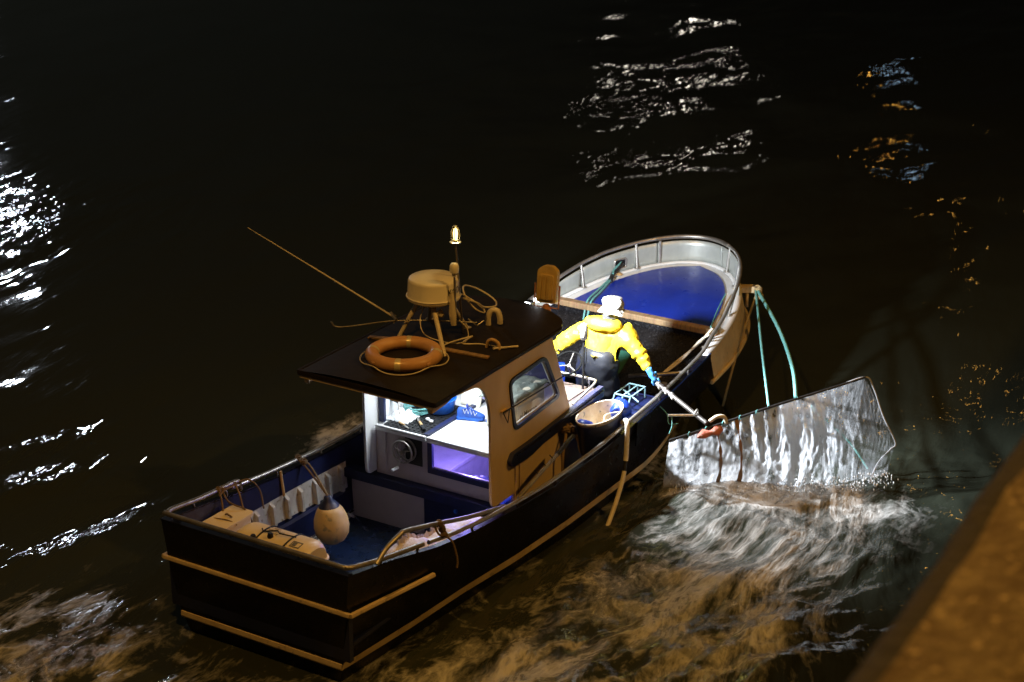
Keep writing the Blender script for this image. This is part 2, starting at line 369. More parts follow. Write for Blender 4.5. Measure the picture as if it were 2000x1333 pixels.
rowz = [lambda x: gz(x), lambda x: ip(x, [0, 1.2, 2.95], [.56, .54, .43]), lambda x: ip(x, [0, 1.2, 2.95], [.32, .30, .13]), lambda x: ip(x, [0, 1.2, 2.95], [.02, 0, -.1]), lambda x: -.17]
rowo = [.06, .075, .09, .12, .15]
for sd, nm in ((1, 'inner_side'), (-1, 'inner_side')):
    mb = MB()
    for j in range(4):
        mb.cur = [0, 1, 0, 1][j]
        mb.grid(lambda u, v: Vector(((x := (.05 if j < 2 else .2)+(2.8 if j < 2 else 2.65)*u), sd*min(bg(x)-rowo[j]*(1-v)-rowo[j+1]*v, hb(x, (z := rowz[j](x)*(1-v)+rowz[j+1](x)*v))-.025), z)), 30, 2)
    mb.cur = 0
    mb.grid(lambda u, v: Vector(((x := 2.85+4.2*u), sd*min(bg(x)-.06, hb(x, (z := gz(x)*(1-v)+.0*v))-.03), z)), 30, 6)
    mb.build(nm, [M['navy'], M['dirtywhite']], boat, smooth=50)
    # stringer and ribs
    mb = MB(); mb.grid(lambda u, v: Vector(((x := .2+2.65*u), sd*(min(bg(x), hb(x, 0)+.06)-[.09, .14, .15, .09][int(round(v*3))]), [rowz[2](x)+.0, rowz[2](x)-.005, rowz[3](x)+.005, rowz[3](x)][int(round(v*3))])), 24, 3)
    mb.build('stringer', M['navy'], boat)
    for x in [.8, 1.05, 1.31, 1.56, 1.8, 2.03, 2.28, 2.5, 2.72]:
        mb = MB(); y = sd*(bg(x)-.105); z1 = rowz[1](x)-.01; z0 = rowz[2](x)+.002
        mb.add([(x-.02, sd*(bg(x)-.07), z1), (x+.02, sd*(bg(x)-.07), z1), (x+.02, sd*(bg(x)-.125), z1-.04), (x-.02, sd*(bg(x)-.125), z1-.04),
                (x-.02, sd*(bg(x)-.085), z0), (x+.02, sd*(bg(x)-.085), z0), (x+.02, sd*(bg(x)-.14), z0), (x-.02, sd*(bg(x)-.14), z0)],
               [(0, 1, 2, 3), (4, 7, 6, 5), (0, 4, 5, 1), (1, 5, 6, 2), (2, 6, 7, 3), (3, 7, 4, 0)])
        mb.build('rib', M['dirtywhite'], boat, bevel=.004)
        if x > 1.2:
            mb = MB(); mb.bar((x, sd*(min(bg(x)-.13, hb(x, rowz[3](x))-.07)), rowz[3](x)), (x+.08, sd*(hb(x, -.15)-.07), -.155), .03, .03); mb.build('rib', M['dirtywhite'], boat, bevel=.003)
def floorgrid(x0, x1, z, name, m):
    mb = MB(); mb.grid(lambda u, v: Vector(((x := x0+(x1-x0)*u), (2*v-1)*(hb(x, z)-.026), z)), 24, 2); return mb.build(name, m, boat, solid=.01)
floorgrid(.05, 2.86, -.165, 'cockpit_floor', M['floorblue'])
mb = MB()
for x in (.9, 1.35, 1.8, 2.3): mb.bb(x, x+.006, -.8, .8, -.162, -.157)
mb.build('floor_joint', M['black'], boat)
mb = MB(); mb.bb(.03, .085, -1.0, 1.0, .15, .99); mb.bb(.11, .17, -.82, .82, -.17, .15); mb.build('transom_lining', M['navy'], boat)
mb = MB(); mb.bb(.09, .90, -1.0, 1.0, .28, .325); mb.bb(.86, .90, -.8, .8, -.16, .28); mb.build('aft_bench', M['navy'], boat, bevel=.006)
# pit deck and black bulkhead
floorgrid(4.88, 7.06, .05, 'pit_floor', M['blackwet'])
def plank(x0, x1, z0, z1, off, m, name, bev=.006):
    mb = MB(); b0 = bg((x0+x1)/2)-off; mb.bb(x0, x1, -b0, b0, z0, z1); return mb.build(name, m, boat, bevel=bev)
mb = MB(); mb.grid(lambda u, v: Vector((7.04, (2*v-1)*(hb(7.04, (z := .05+.84*u))-.03), z)), 8, 2); mb.build('pit_bulkhead', M['blackwet'], boat, solid=.02)
mb = MB()   # low black hatch boards sloping up to the beam
mb.add([(6.15, .98, .42), (6.15, -1.0, .42), (7.03, -1.0, .84), (7.03, .98, .84), (6.15, .98, .38), (6.15, -1.0, .38), (7.03, -1.0, .80), (7.03, .98, .80)], [(0, 1, 2, 3), (7, 6, 5, 4), (0, 4, 5, 1), (1, 5, 6, 2), (2, 6, 7, 3), (3, 7, 4, 0)])
mb.build('sorting_board', M['blackwet'], boat, bevel=.01)
mb = MB(); mb.bar((6.3, -.05, .50), (6.62, -.05, .655), .34, .012); mb.build('green_board', M['green'], boat)
plank(7.0, 7.11, .90, .975, .07, M['wood'], 'deck_beam', .012)
# foredeck: white waterway under a blue raised deck
def deckfill(off, x0, dz, n=60):
    mb = MB(); o = ringout(off, x0, n); m_ = len(o); h = m_//2
    for i in range(h):
        a0, a1 = o[i], o[i+1]; b0, b1 = o[m_-1-i], o[m_-2-i]
        for q in range(8):
            f0, f1 = q/8, (q+1)/8
            P_ = lambda p, r_, f: Vector((p[0], p[1]*(1-f)+r_[1]*f, gz(p[0])+dz+.02*sin(pi*f)))
            mb.add([P_(a0, b0, f0), P_(a1, b1, f0), P_(a1, b1, f1), P_(a0, b0, f1)], [(0, 1, 2, 3)])
    return mb
deckfill(.06, 7.08, -.012).build('waterway', M['white'], boat, smooth=60)
deckfill(.22, 7.10, .012).build('foredeck', M['deckblue'], boat, smooth=60)
mb = MB(); mb.lathe([(.03, 0), (.045, .01), (.02, .03)], (8.15, .78, .985), 12); mb.build('deck_eye', M['handle'], boat, smooth=40)
# bulwark plates (port side and round the bow)
def panel(pts, name):
    mb = MB(); n_ = len(pts)-1
    mb.grid(lambda u, v: Vector((pts[int(round(u*n_))][0], pts[int(round(u*n_))][1], (gz(pts[int(round(u*n_))][0])+.015)*(1-v)+(rz(pts[int(round(u*n_))][0])-.055)*v)), n_, 4)
    return mb.build(name, M['galv'], boat, smooth=40, solid=.01)
o = ringout(.035, 6.72, 60); cut = [i for i, p in enumerate(o) if not (p[1] < 0 and p[0] < 8.15)]
o = o[:cut[-1]+1]
def idx(x, s): return min(range(len(o)), key=lambda i: abs(o[i][0]-x)+(0 if o[i][1]*s >= 0 else 9))
cuts = [0, idx(7.62, 1), idx(8.72, 1), idx(8.95, -1), len(o)-1]
for a, b_ in zip(cuts[:-1], cuts[1:]):
    if b_-a > 1: panel(o[a:b_+1] if b_ == cuts[-1] else o[a:b_]+[tuple(Vector(o[b_-1]).lerp(Vector(o[b_]), .8))], 'bulwark_panel')
# fairlead hole with frame on the port bow plate
px_ = 8.22; py_ = (ip(px_, BX, BY)-.035)*bowf(px_, LG-.035); d_ = Vector((-.62, .78, 0)).normalized()
slope = (Vector(((px_+.05), (ip(px_+.05, BX, BY)-.035)*bowf(px_+.05, LG-.035), 0))-Vector((px_, py_, 0))).normalized()
nrm = Vector((slope.y, -slope.x, 0)); c0 = Vector((px_, py_, gz(px_)+.13))
mb = MB(); lp = rounded([(-.09, -.06), (.09, -.06), (.09, .06), (-.09, .06)], .035)
mb.prism([lp], lambda u, v, t: c0+slope*u+Vector((0, 0, v))-slope.cross(Vector((0, 0, 1)))*(-.012)*0+nrm*(.008+t), .004)
mb.build('fairlead_hole', M['black'], boat)
mb = MB(); mb.tube([c0+slope*u+Vector((0, 0, v))+nrm*.015 for u, v in lp], .011, 8, closed=True); mb.build('fairlead', M['steel'], boat, smooth=60)
# rails
RAIL_R = .021
def railpt(x, sd, dz=0, off=.0):
    return Vector((x, sd*((ip(x, BX, BY)-.015-off)*bowf(x, LG-.04)), rz(x)+dz))
mb = MB()
pts = [railpt(x, 1) for x in np.arange(1.02, 6.3, .2)]
xs = [6.3+(LG-.04-6.3)*(1-(1-i/40)**2) for i in range(41)]
pts += [railpt(x, 1) for x in xs]+[railpt(x, -1) for x in xs[-2::-1]]+[railpt(x, -1) for x in np.arange(6.1, 1.02, -.2)]
mb.tube(pts, RAIL_R, 12); mb.build('hand_rail', M['steel'], boat, smooth=60)
mb = MB()
sp = [(1.17, 1.105, .80), (1.16, 1.105, .87), (1.10, 1.10, .91), (.8, 1.075, .945), (.5, 1.05, .985), (.14, 1.02, 1.05), (.05, .99, 1.06), (.025, .93, 1.06), (.025, 0, 1.065), (.025, -.90, 1.065), (.04, -.97, 1.06), (.10, -1.02, 1.05), (.5, -1.055, .965), (1.02, -1.095, .88)]
mb.tube(crv(sp, 6), .023, 12); mb.build('stern_rail', M['dullsteel'], boat, smooth=60)
mb = MB(); sl = [railpt(x, 1, .0) for x in xs[26:]]+[railpt(x, -1, 0) for x in xs[-2:30:-1]]
mb.tube(sl, .027, 10); mb.build('rail_sleeve', M['dullsteel'], boat, smooth=60)
for sd in (-1, 1):
    for x in [.45, .95, 1.76, 2.5, 3.2, 3.9, 4.6, 5.35, 6.05]:
        mb = MB(); mb.tube([Vector((x, sd*(bg(x)-.03), gz(x)-.01)), railpt(x, sd, -.01)], .012, 8); mb.build('rail_stub', M['dullsteel'], boat, smooth=60)
    for x in [6.7, 7.62, 8.45] + ([8.85] if sd < 0 else []):
        mb = MB(); mb.tube([Vector((x-.03, railpt(x, sd, 0, .07).y, gz(x)+.0)), railpt(x, sd, -.01)], .018, 8); mb.lathe([(.04, 0), (.04, .012)], (x-.03, railpt(x, sd, 0, .07).y, gz(x)+.018), 12)
        mb.build('stanchion', M['steel'], boat, smooth=50)
mb = MB(); mb.tube([railpt(8.72, 1, -.02)+Vector((-.03, -.03, 0)), Vector((8.70, .50, gz(8.7)+.03))], .017, 8); mb.build('stanchion', M['steel'], boat, smooth=60)
mb = MB(); mb.tube([(1.76, 1.06, .50), (1.76, 1.09, .76)], .014, 8); mb.build('stanchion', M['handle'], boat, smooth=60)
# starboard working side plate with bright blue edge
mb = MB()
mb.grid(lambda u, v: Vector(((x := 4.75+1.82*u), -(bg(x)+.022-.01*v), (gz(x)+.012)*(1-v)+(gz(x)-.25)*v)), 16, 1)
mb.build('side_plate', M['hull'], boat, solid=.012)
mb = MB(); mb.tube([Vector((x, -(bg(x)+.022), gz(x)+.016)) for x in np.arange(4.75, 6.6, .14)], .009, 6); mb.build('side_plate_edge', M['deepblue'], boat, smooth=60)
mb = MB(); mb.grid(lambda u, v: Vector(((x := 1.2+3.5*u), -(bg(x)-.012-.04*v), gz(x)-.24-.0*v)), 20, 1)
mb = MB(); mb.tube(crv([(5.95, -1.2, .845), (5.86, -.95, .80), (5.78, -.62, .74)]), .022, 10); mb.build('cross_tube', M['dullsteel'], boat, smooth=60)
mb = MB(); mb.lathe([(.03, 0), (.034, .03), (.02, .05), (.02, .16), (.036, .17), (.036, .2)], (5.62, -1.14, .62), 12); mb.tube([(5.55, -1.14, .74), (5.70, -1.14, .74)], .016, 8); mb.build('cleat', M['steel'], boat, smooth=50)
# stem roller
SR = Matrix.Rotation(radians(-58), 3, 'Z'); SQ = Vector((8.47, -.755, .98))
mb = MB(); mb.box(SQ+Vector((.02, .03, 0)), (.20, .08, .03), SR)
for q in (-.045, .045): mb.box(SQ+SR @ Vector((.03, q, .01)), (.22, .012, .08), SR)
mb.box(SQ+SR @ Vector((.06, 0, -.12)), (.03, .07, .20), SR)
mb.build('stem_head', M['cream'], boat, bevel=.008)
mb = MB(); mb.lathe([(.03, -.035), (.02, 0), (.03, .035)], SQ+SR @ Vector((.14, 0, .02)), 14, SR @ Matrix.Rotation(pi/2, 3, 'X')); mb.build('bow_roller', M['steel'], boat, smooth=50)

# ------------------------------------------------------------------ wheelhouse (parts of the boat)
XZ = lambda y0, s=1: (lambda u, v, t: Vector((u, y0+s*t, v)))
win_o = rounded([(3.0, 1.68), (3.70, 1.715), (4.01, 1.16), (3.10, 1.10)], .10)
win_i = rounded([(3.045, 1.635), (3.675, 1.67), (3.955, 1.19), (3.135, 1.145)], .07)
prof = rounded([(2.69, .60), (2.70, .43), (3.10, .43), (3.10, -.14), (4.88, -.14), (4.88, .86), (4.22, .93), (3.84, 1.85), (2.0, 1.85), (2.52, 1.80), (2.68, 1.52)], [0, .09, .01, 0, 0, .05, .03, .0, 0, .22, .18], 5)
for sd in (-1, 1):
    mb = MB(); mb.prism([prof, win_i], XZ(sd*.73, sd), .03); mb.build('side_wall', M['cabin'] if sd < 0 else M['white'], boat, bevel=.003)
    fr_ = MB(); fr_.prism([win_o, win_i], XZ(sd*.728, sd), .048); wf = fr_.build('window', M['navy'], boat, bevel=.006)
    mb = MB(); mb.add([(u, sd*.747, v) for u, v in win_i], [tuple(range(len(win_i)))]); mb.build('pane', M['glass'], wf)
    mb = MB(); q = rounded([(3.055, 1.625), (3.668, 1.66), (3.945, 1.195), (3.14, 1.155)], .07)
    mb.tube([Vector((u, sd*.735, v)) for u, v in q], .007, 6, closed=True); mb.build('seal', M['white'], wf, smooth=60)
mb = MB(); mb.tube([(2.86, -.79, 1.40), (2.96, -.80, 1.405), (4.03, -.80, 1.385)], .0075, 8); mb.tube([(2.86, -.79, 1.40), (2.93, -.80, 1.27), (2.96, -.80, 1.40)], .006, 6); mb.build('wiper_bar', M['black'], boat, smooth=60)
mb = MB(); mb.bar((2.85, -.775, 1.405), (2.95, -.775, 1.405), .02, .02); mb.build('hinge', M['handle'], boat)
mb = MB()
for x in (3.12, 3.20): mb.bb(x, x+.035, -.775, -.76, .0, .80)
mb.build('wall_batten', M['cabin'], boat, bevel=.003)
# navy belt rail on the starboard side, thick, tapering down aft
mb = MB(); mb.prism([rounded([(2.97, .83), (3.03, .90), (3.35, .905), (4.86, .985), (4.86, .86), (3.62, .80), (3.38, .755), (3.02, .765)], .02, 2)], XZ(-.755, -1), .055)
mb.build('belt_rail', M['navy'], boat, bevel=.01)
mb = MB(); mb.prism([[(3.08, .875), (4.84, .945), (4.84, .93), (3.08, .86)]], XZ(-.8, -1), .022); mb.build('belt_moulding', M['hull'], boat, bevel=.004)
# roof
def roofout(off=0):
    return [(1.70+off, .79-off), (1.70+off, -.79+off), (4.02, -.77+off), (4.22, -.66+off*.7), (4.34-off*.5, -.45), (4.41-off, 0), (4.34-off*.5, .45), (4.22, .66-off*.7), (4.02, .77-off)]
def roofz(x, y): return 1.905+.045*(1-(y/.8)**2)-(0.02*max(0, x-3.6))
mb = MB()
def roofgrid(u, v):
    y = -.79+1.58*v; xm = ip(abs(y), [0, .45, .66, .77, .79], [4.41, 4.34, 4.22, 4.02, 3.98]); x = 1.70+(xm-1.70)*u
    return Vector((x, y, roofz(x, y)))
mb.grid(roofgrid, 16, 18)
mb.build('roof', M['roof'], boat, smooth=35)
mb = MB(); out = rounded(roofout(), [.03, .03, .1, .1, .1, .1, .1, .1, .1], 4); inn = rounded(roofout(.03), [.03, .03, .1, .1, .1, .1, .1, .1, .1], 4)
mb.prism([out, inn], lambda u, v, t: Vector((u, v, 1.865+t)), .048); mb.build('roof_rim', M['roof'], boat, bevel=.008)
mb = MB(); mb.prism([rounded(roofout(.02), [.03, .03, .1, .1, .1, .1, .1, .1, .1], 4)], lambda u, v, t: Vector((u, v, 1.858+t)), .012); mb.build('ceiling', M['white'], boat)
mb = MB(); mb.bb(1.71, 1.73, -.76, .76, 1.835, 1.858); mb.build('roof_fascia', M['cabin'], boat, bevel=.003)
for sd in (-1, 1):
    mb = MB(); mb.prism([[(1.73, 1.856), (2.2, 1.856), (2.0, 1.80), (1.74, 1.78)]], XZ(sd*.68, sd), .05); mb.build('roof_bracket', M['cabin'], boat, bevel=.006)
for x0, y0, x1, y1 in [(2.72, .68, 2.78, .34), (2.77, -.16, 2.86, -.63)]:
    mb = MB(); mb.bar((x0, y0, roofz(x0, y0)+.015), (x1, y1, roofz(x1, y1)+.015), .06, .02); mb.build('roof_batten', M['wood'], boat, bevel=.004)
# forward slanted wall with two window openings
def front(u, v, t):
    f = v; return Vector((4.24*(1-f)+3.85*f+t, u, .93+(1.855-.93)*f))
mb = MB(); mb.prism([[(-.73, 0), (.73, 0), (.73, 1), (-.73, 1)], rounded([(-.62, .3), (-.06, .3), (-.06, .85), (-.62, .85)], .06), rounded([(.06, .3), (.62, .3), (.62, .85), (.06, .85)], .06)], front, .03)
mb.build('front_wall', M['white'], boat)
for s_ in (-1, 1):
    mb = MB(); mb.prism([rounded([(s_*.06, .3), (s_*.62, .3), (s_*.62, .85), (s_*.06, .85)], .06)], lambda u, v, t: front(u, v, .01+t*.1), .04); mb.build('windscreen', M['navy'], boat)
# aft bulkhead, counter lip, navy band, lower wall
YZ = lambda x0: (lambda u, v, t: Vector((x0+t, u, v)))
mb = MB(); mb.prism([[(.73, .40), (-.73, .40), (-.73, .905), (.73, .905)], [(.07, .60), (-.66, .60), (-.66, .90), (.07, .90)]], YZ(2.86), .03); mb.build('aft_bulkhead', M['pinkwhite'], boat)
mb = MB(); mb.prism([rounded([(.09, .555), (-.70, .555), (-.70, .903), (.09, .903)], .01), rounded([(.035, .615), (-.635, .615), (-.635, .899), (.035, .899)], .01)], YZ(2.84), .035); hf = mb.build('hatch_frame', M['navy'], boat, bevel=.004)
mb = MB()
mb.bb(2.855, 2.87, -.63, .03, .62, .632); mb.build('hatch_slide', M['steel'], hf)
for y0, y1 in ((.70, .085), (.075, -.70)):
    mb = MB(); mb.bb(2.80, 2.90, y0, y1, .905, .935); mb.bb(2.80, 2.83, y0, y1, .935, .965); mb.build('counter_lip', M['white'], boat, bevel=.008)
mb = MB(); mb.bb(2.90, 3.98, -.73, .73, .915, .94); mb.build('counter', M['white'], boat)
mb = MB(); mb.bb(2.84, 3.9, .075, .13, .94, .975); mb.build('counter_divider', M['navy'], boat, bevel=.004)
mb = MB(); mb.bb(2.835, 3.95, -.72, .07, .941, .956); mb.build('work_board', M['white'], boat, bevel=.004)
mb = MB(); mb.bb(2.84, 2.88, .60, .70, .44, .90); mb.build('bulkhead_post', M['pinkwhite'], boat, bevel=.005)
mb = MB(); mb.bb(2.91, 2.95, .66, .72, .95, 1.86); mb.build('window_post', M['navy'], boat, bevel=.004)
mb = MB(); mb.bb(2.76, 2.90, -1.08, 1.08, .30, .405); mb.build('bulkhead_band', M['navy'], boat, bevel=.008)
mb = MB(); mb.bb(2.85, 2.89, -1.05, 1.05, -.16, .30); mb.build('lower_bulkhead', M['pinkwhite'], boat)
mb = MB(); mb.bb(2.835, 2.85, -.6, .14, -.158, .29); ld = mb.build('lower_door', M['navy'], boat, bevel=.005)
mb = MB(); mb.lathe([(.02, 0), (.02, .02)], (2.835, -.25, .22), 10, Matrix.Rotation(-pi/2, 3, 'Y')); mb.build('knob', M['bluepl'], ld, smooth=40)
# hose reel wheel with crank grip on the bulkhead
R90 = Matrix.Rotation(-pi/2, 3, 'Y')
mb = MB(); mb.bb(2.845, 2.86, .16, .36, .60, .89); mb.build('reel_plate', M['black'], boat, bevel=.003)
wc = Vector((2.76, .34, .755)); mb = MB()
for xo in (0, .07):
    mb.tube([wc+Vector((xo, .115*cos(a), .115*sin(a))) for a in np.linspace(0, 2*pi, 28, endpoint=False)], .011, 8, closed=True)
mb.build('reel_rim', M['dullsteel'], boat, smooth=60)
mb = MB()
for k in range(5):
    a = k*2*pi/5+.3; mb.tube([wc, wc+Vector((0, .11*cos(a), .11*sin(a)))], .005, 6)
mb.tube([wc+Vector((-.02, 0, 0)), wc+Vector((.1, 0, 0))], .022, 12); mb.build('reel_spokes', M['dullsteel'], boat, smooth=50)
mb = MB(); mb.tube([wc+Vector((-.02, 0, -.06)), wc+Vector((-.02, .04, -.16))], .009, 8); mb.build('reel_crank', M['steel'], boat, smooth=60)
mb = MB(); mb.tube([wc+Vector((-.02, .04, -.17)), wc+Vector((-.11, .055, -.175))], .017, 12); mb.build('crank_grip', M['white'], boat, smooth=50)
# interior below the counter seen through the hatch
VI = mat('violet_lit_lining_paint', (.60, .58, .62), .35, bump=.1, color2=(.45, .43, .48))
mb = MB(); mb.bb(2.9, 4.2, -.72, .72, .02, .05); mb.bb(4.1, 4.14, -.72, .72, .05, .9); mb.bb(2.9, 4.1, .60, .64, .05, .9); mb.build('cabin_lining', VI, boat)
mb = MB(); mb.bb(3.0, 4.1, .10, .60, .05, .42); mb.bb(3.0, 4.1, .085, .10, .38, .43); mb.build('locker', VI, boat, bevel=.01)
for k in range(4):
    mb = MB(); mb.bar((3.30+.0, -.05-.07*k, .36+.02*k), (3.62, -.02-.07*k, .22), .035, .02); mb.build('slatted_seat', M['white'], boat, bevel=.004)
mb = MB(); mb.bar((3.05, -.5, .40), (3.5, -.36, .62), .05, .03); mb.bar((3.05, -.6, .40), (3.5, -.5, .66), .05, .03); mb.build('ladder', M['white'], boat, bevel=.004)
mb = MB(); mb.bb(2.95, 3.75, -.7, -.30, .05, .34); mb.build('blue_box_seat', M['bluepl'], boat, bevel=.02)
mb = MB(); mb.bb(2.99, 3.35, -.30, .3, 1.835, 1.852); mb.build('ceiling_light', M['ceil'], boat)
# coachroof ahead of the wheelhouse
mb = MB(); mb.prism([rounded([(4.16, -.77), (4.93, -.77), (4.93, .77), (4.16, .77)], [.01, .12, .12, .01])], lambda u, v, t: Vector((u, v, .865+t)), .03); mb.build('coachroof', mat('muddy_dark_top', (.11, .075, .06), .55, bump=.3, bscale=25, color2=(.04, .03, .035), nscale=7), boat, bevel=.006)
mb = MB(); mb.bb(4.86, 4.89, -.72, .72, .05, .86); mb.build('coachroof_front', M['navy'], boat)
mb = MB(); mb.bb(4.27, 4.80, -.60, .10, .895, .91); mb.build('coachroof_mat', mat('muddy_mat', (.16, .10, .06), .8, bump=.6, bscale=30, color2=(.05, .04, .05)), boat, bevel=.004)
mb = MB(); mb.tube(crv([(4.90, .05, .99), (4.92, -.3, 1.0), (4.92, -.62, 1.0), (4.86, -.70, 1.0), (4.6, -.71, .96), (4.38, -.70, .92)], 5), .014, 8); mb.build('coachroof_rail', M['steel'], boat, smooth=60)
for x, y in ((4.9, -.1), (4.91, -.6)):
    mb = MB(); mb.tube([(x, y, .89), (x, y, 1.0)], .01, 6); mb.build('rail_stub', M['steel'], boat, smooth=60)
# helm wheel ahead of the coachroof
hc = Vector((4.97, -.30, 1.10)); hn = Vector((-.55, .0, .83)).normalized(); hu = Vector((0, 1, 0)); hv = hn.cross(hu)
mb = MB(); mb.tube([hc+hu*.155*cos(a)+hv*.155*sin(a) for a in np.linspace(0, 2*pi, 30, endpoint=False)], .011, 8, closed=True); hw = mb.build('steering_wheel', mat('matt_black_rim', (.004, .004, .004), .9, spec=.1), boat, smooth=60)
mb = MB()
for k in range(3): a = k*2*pi/3+.5; mb.tube([hc-hn*.04, hc+hu*.15*cos(a)+hv*.15*sin(a)], .006, 6)
mb.tube([hc-hn*.04, hc-hn*.16], .02, 8); mb.build('spokes', M['steel'], hw, smooth=60)
mb = MB(); mb.bb(4.99, 5.42, -.02, .62, .06, .90); mb.build('engine_box', M['deepblue'], boat, bevel=.02)
# work light on a post
mb = MB(); mb.tube([(4.86, -.55, .88), (4.88, -.545, 1.44)], .013, 8); pl = mb.build('lamp_post', M['black'], boat, smooth=60)
mb = MB(); mb.lathe([(.012, -.10), (.036, -.09), (.046, -.05), (.046, .05), (.036, .085), (.012, .095)], (4.88, -.545, 1.54), 16, None, .75, 1); wl = mb.build('work_lamp', M['dullsteel'], boat, smooth=50)
mb = MB(); mb.lathe([(.03, -.07), (.042, -.03), (.042, .05), (.02, .08)], (4.862, -.545, 1.55), 14, None, .7, .8); mb.build('lamp_shell', M['white'], wl, smooth=50)
mb = MB(); mb.tube(crv([(4.88, -.56, 1.44), (4.87, -.585, 1.25), (4.89, -.55, 1.10), (4.87, -.60, .98), (4.9, -.66, .86), (4.86, -.68, .9)], 6), .005, 6); mb.build('lamp_cable', M['black'], boat, smooth=60)
# floodlight on the wheelhouse roof, seen from behind
mb = MB(); Rf = Matrix.Rotation(radians(8), 3, 'Y')
lp = rounded([(-.11, -.17), (.11, -.17), (.11, .17), (.05, .22), (-.05, .22), (-.11, .17)], .03, 3)
fc = Vector((4.42, -.35, 2.14)); fz = Matrix.Rotation(radians(8), 3, 'Z')
FP = lambda p: fc+fz @ (Rf @ Vector(p))
mb.prism([lp], lambda u, v, t: FP((t, u, v)), .075); mb.prism([rounded([(-.08, -.13), (.08, -.13), (.08, .13), (-.08, .13)], .02, 2)], lambda u, v, t: FP((-.03+t, u, v)), .03)
for u in (-.05, 0, .05): mb.add([FP(p) for p in [(-.045, u-.006, -.12), (-.045, u+.006, -.12), (-.045, u+.006, .12), (-.045, u-.006, .12), (-.028, u-.006, -.12), (-.028, u+.006, -.12), (-.028, u+.006, .12), (-.028, u-.006, .12)]], [(0, 1, 2, 3), (4, 7, 6, 5), (0, 4, 5, 1), (1, 5, 6, 2), (2, 6, 7, 3), (3, 7, 4, 0)])
fl = mb.build('floodlight', M['orangebrown'], boat, bevel=.008)
mb = MB(); mb.prism([rounded([(-.09, -.15), (.09, -.15), (.09, .15), (-.09, .15)], .02, 2)], lambda u, v, t: FP((.076+t, u, v)), .003); mb.build('lens', M['led'], fl)
mb = MB(); mb.tube([FP((.03, -.135, .02)), FP((.03, -.135, -.22)), FP((.03, .135, -.22)), FP((.03, .135, .02))], .010, 6); mb.lathe([(.05, -.03), (.05, .02), (.03, .05)], FP((.03, 0, -.24)), 12); mb.build('yoke', M['rust'], fl, smooth=40)
# LED bar beside it
for k, (x, y, z) in enumerate([(4.46, -.12, 1.905), (4.50, -.205, 1.955)]):
    mb = MB(); mb.box((x+.01, y, z), (.07, .075, .055), Matrix.Rotation(.3, 3, 'Z')); lb = mb.build('led_bar_lamp', M['black'], boat, bevel=.006)
    mb = MB(); mb.prism([rounded([(-.033, -.022), (.033, -.022), (.033, .022), (-.033, .022)], .012, 2)], lambda u, v, t: Vector((x-.035-t, y+u, z+v)), .006); mb.build('lens', M['led'], lb)
# tripod with radome
rc = Vector((3.10, .16, 2.33))
mb = MB(); mb.lathe([(.10, -.07), (.10, -.04), (.21, -.03), (.262, 0), (.268, .02), (.262, .032), (.256, .045), (.248, .18), (.243, .2), (.228, .212), (.10, .222), (0.001, .224)], rc, 56)
rd = mb.build('radome', M['radar'], boat, smooth=40)
mb = MB(); mb.tube([rc+Vector((.266*cos(a), .266*sin(a), .028)) for a in np.linspace(0, 2*pi, 48, endpoint=False)], .006, 6, closed=True); mb.build('seam', M['radar'], rd, smooth=60)
view = atan2(CAM.y-rc.y, CAM.x-rc.x)
def cyl(u, v): a = view+radians(33)+(u)/.256; q = .2572-.06*(.075+v-.045)+.001; return rc+Vector((q*cos(a), q*sin(a), .085+v))
textmesh('KODEN', .085, cyl).build('lettering', M['ink'], rd)
for k, (a, b_) in enumerate([((2.80, .40, 1.92), (3.02, .30, 2.27)), ((2.66, -.26, 1.93), (2.98, .08, 2.27)), ((3.42, -.02, 1.94), (3.2, .03, 2.27)), ((3.45, .45, 1.93), (3.2, .25, 2.27))]):
    mb = MB(); mb.tube([a, b_], .023, 12); mb.lathe([(.045, 0), (.045, .012)], a, 12); mb.build('tripod_leg', M['cable'], boat, smooth=50)
mb = MB(); mb.tube(crv([(2.30, .82, 2.20), (2.38, .76, 2.13), (2.80, .42, 2.13), (3.05, .0, 2.13), (3.2, -.28, 2.12)], 4), .008, 8); mb.build('crossbar', M['dullsteel'], boat, smooth=60)
mb = MB(); mb.tube([(2.82, .42, 2.15), (2.91, 1.4, 2.43), (3.0, 2.39, 2.71)], [.011, .008, .003], 8); an = mb.build('whip_antenna', M['cable'], boat, smooth=60)
mb = MB(); mb.tube([(2.80, .40, 2.14), (2.85, .50, 2.18)], .018, 10); mb.tube([(2.795, .43, 2.10), (2.83, .43, 2.18)], .01, 8); mb.build('antenna_clamp', M['dullsteel'], boat, smooth=50)
# satellite mushroom on its pole, horn and masthead lamp
gp = Vector((3.02, -.14, 0)); mb = MB(); mb.tube([gp+Vector((0.02, 0, 2.12)), gp+Vector((0, 0, 2.66))], .011, 8); mb.build('receiver_pole', M['dullsteel'], boat, smooth=60)
mb = MB(); mb.lathe([(.02, 2.62), (.025, 2.66), (.043, 2.665), (.046, 2.70), (.044, 2.735), (.03, 2.755), (.001, 2.76)], gp, 20); mb.build('receiver_dome', M['radar'], boat, smooth=50)
mb = MB(); mb.tube([(3.03, -.12, 2.12), (3.02, -.115, 2.24), (3.02, -.115, 2.40), (3.02, -.115, 2.46)], [.028, .038, .024, .015], 12); mb.tube([(3.0, -.02, 2.20), (3.0, .03, 2.22)], [.02, .05], 12); mb.build('horn', M['cable'], boat, smooth=50)
mb = MB(); mb.tube([(3.27, -.07, 1.93), (3.22, -.05, 2.6), (3.20, -.04, 2.90)], .010, 8); mb.build('mast', M['dullsteel'], boat, smooth=60)
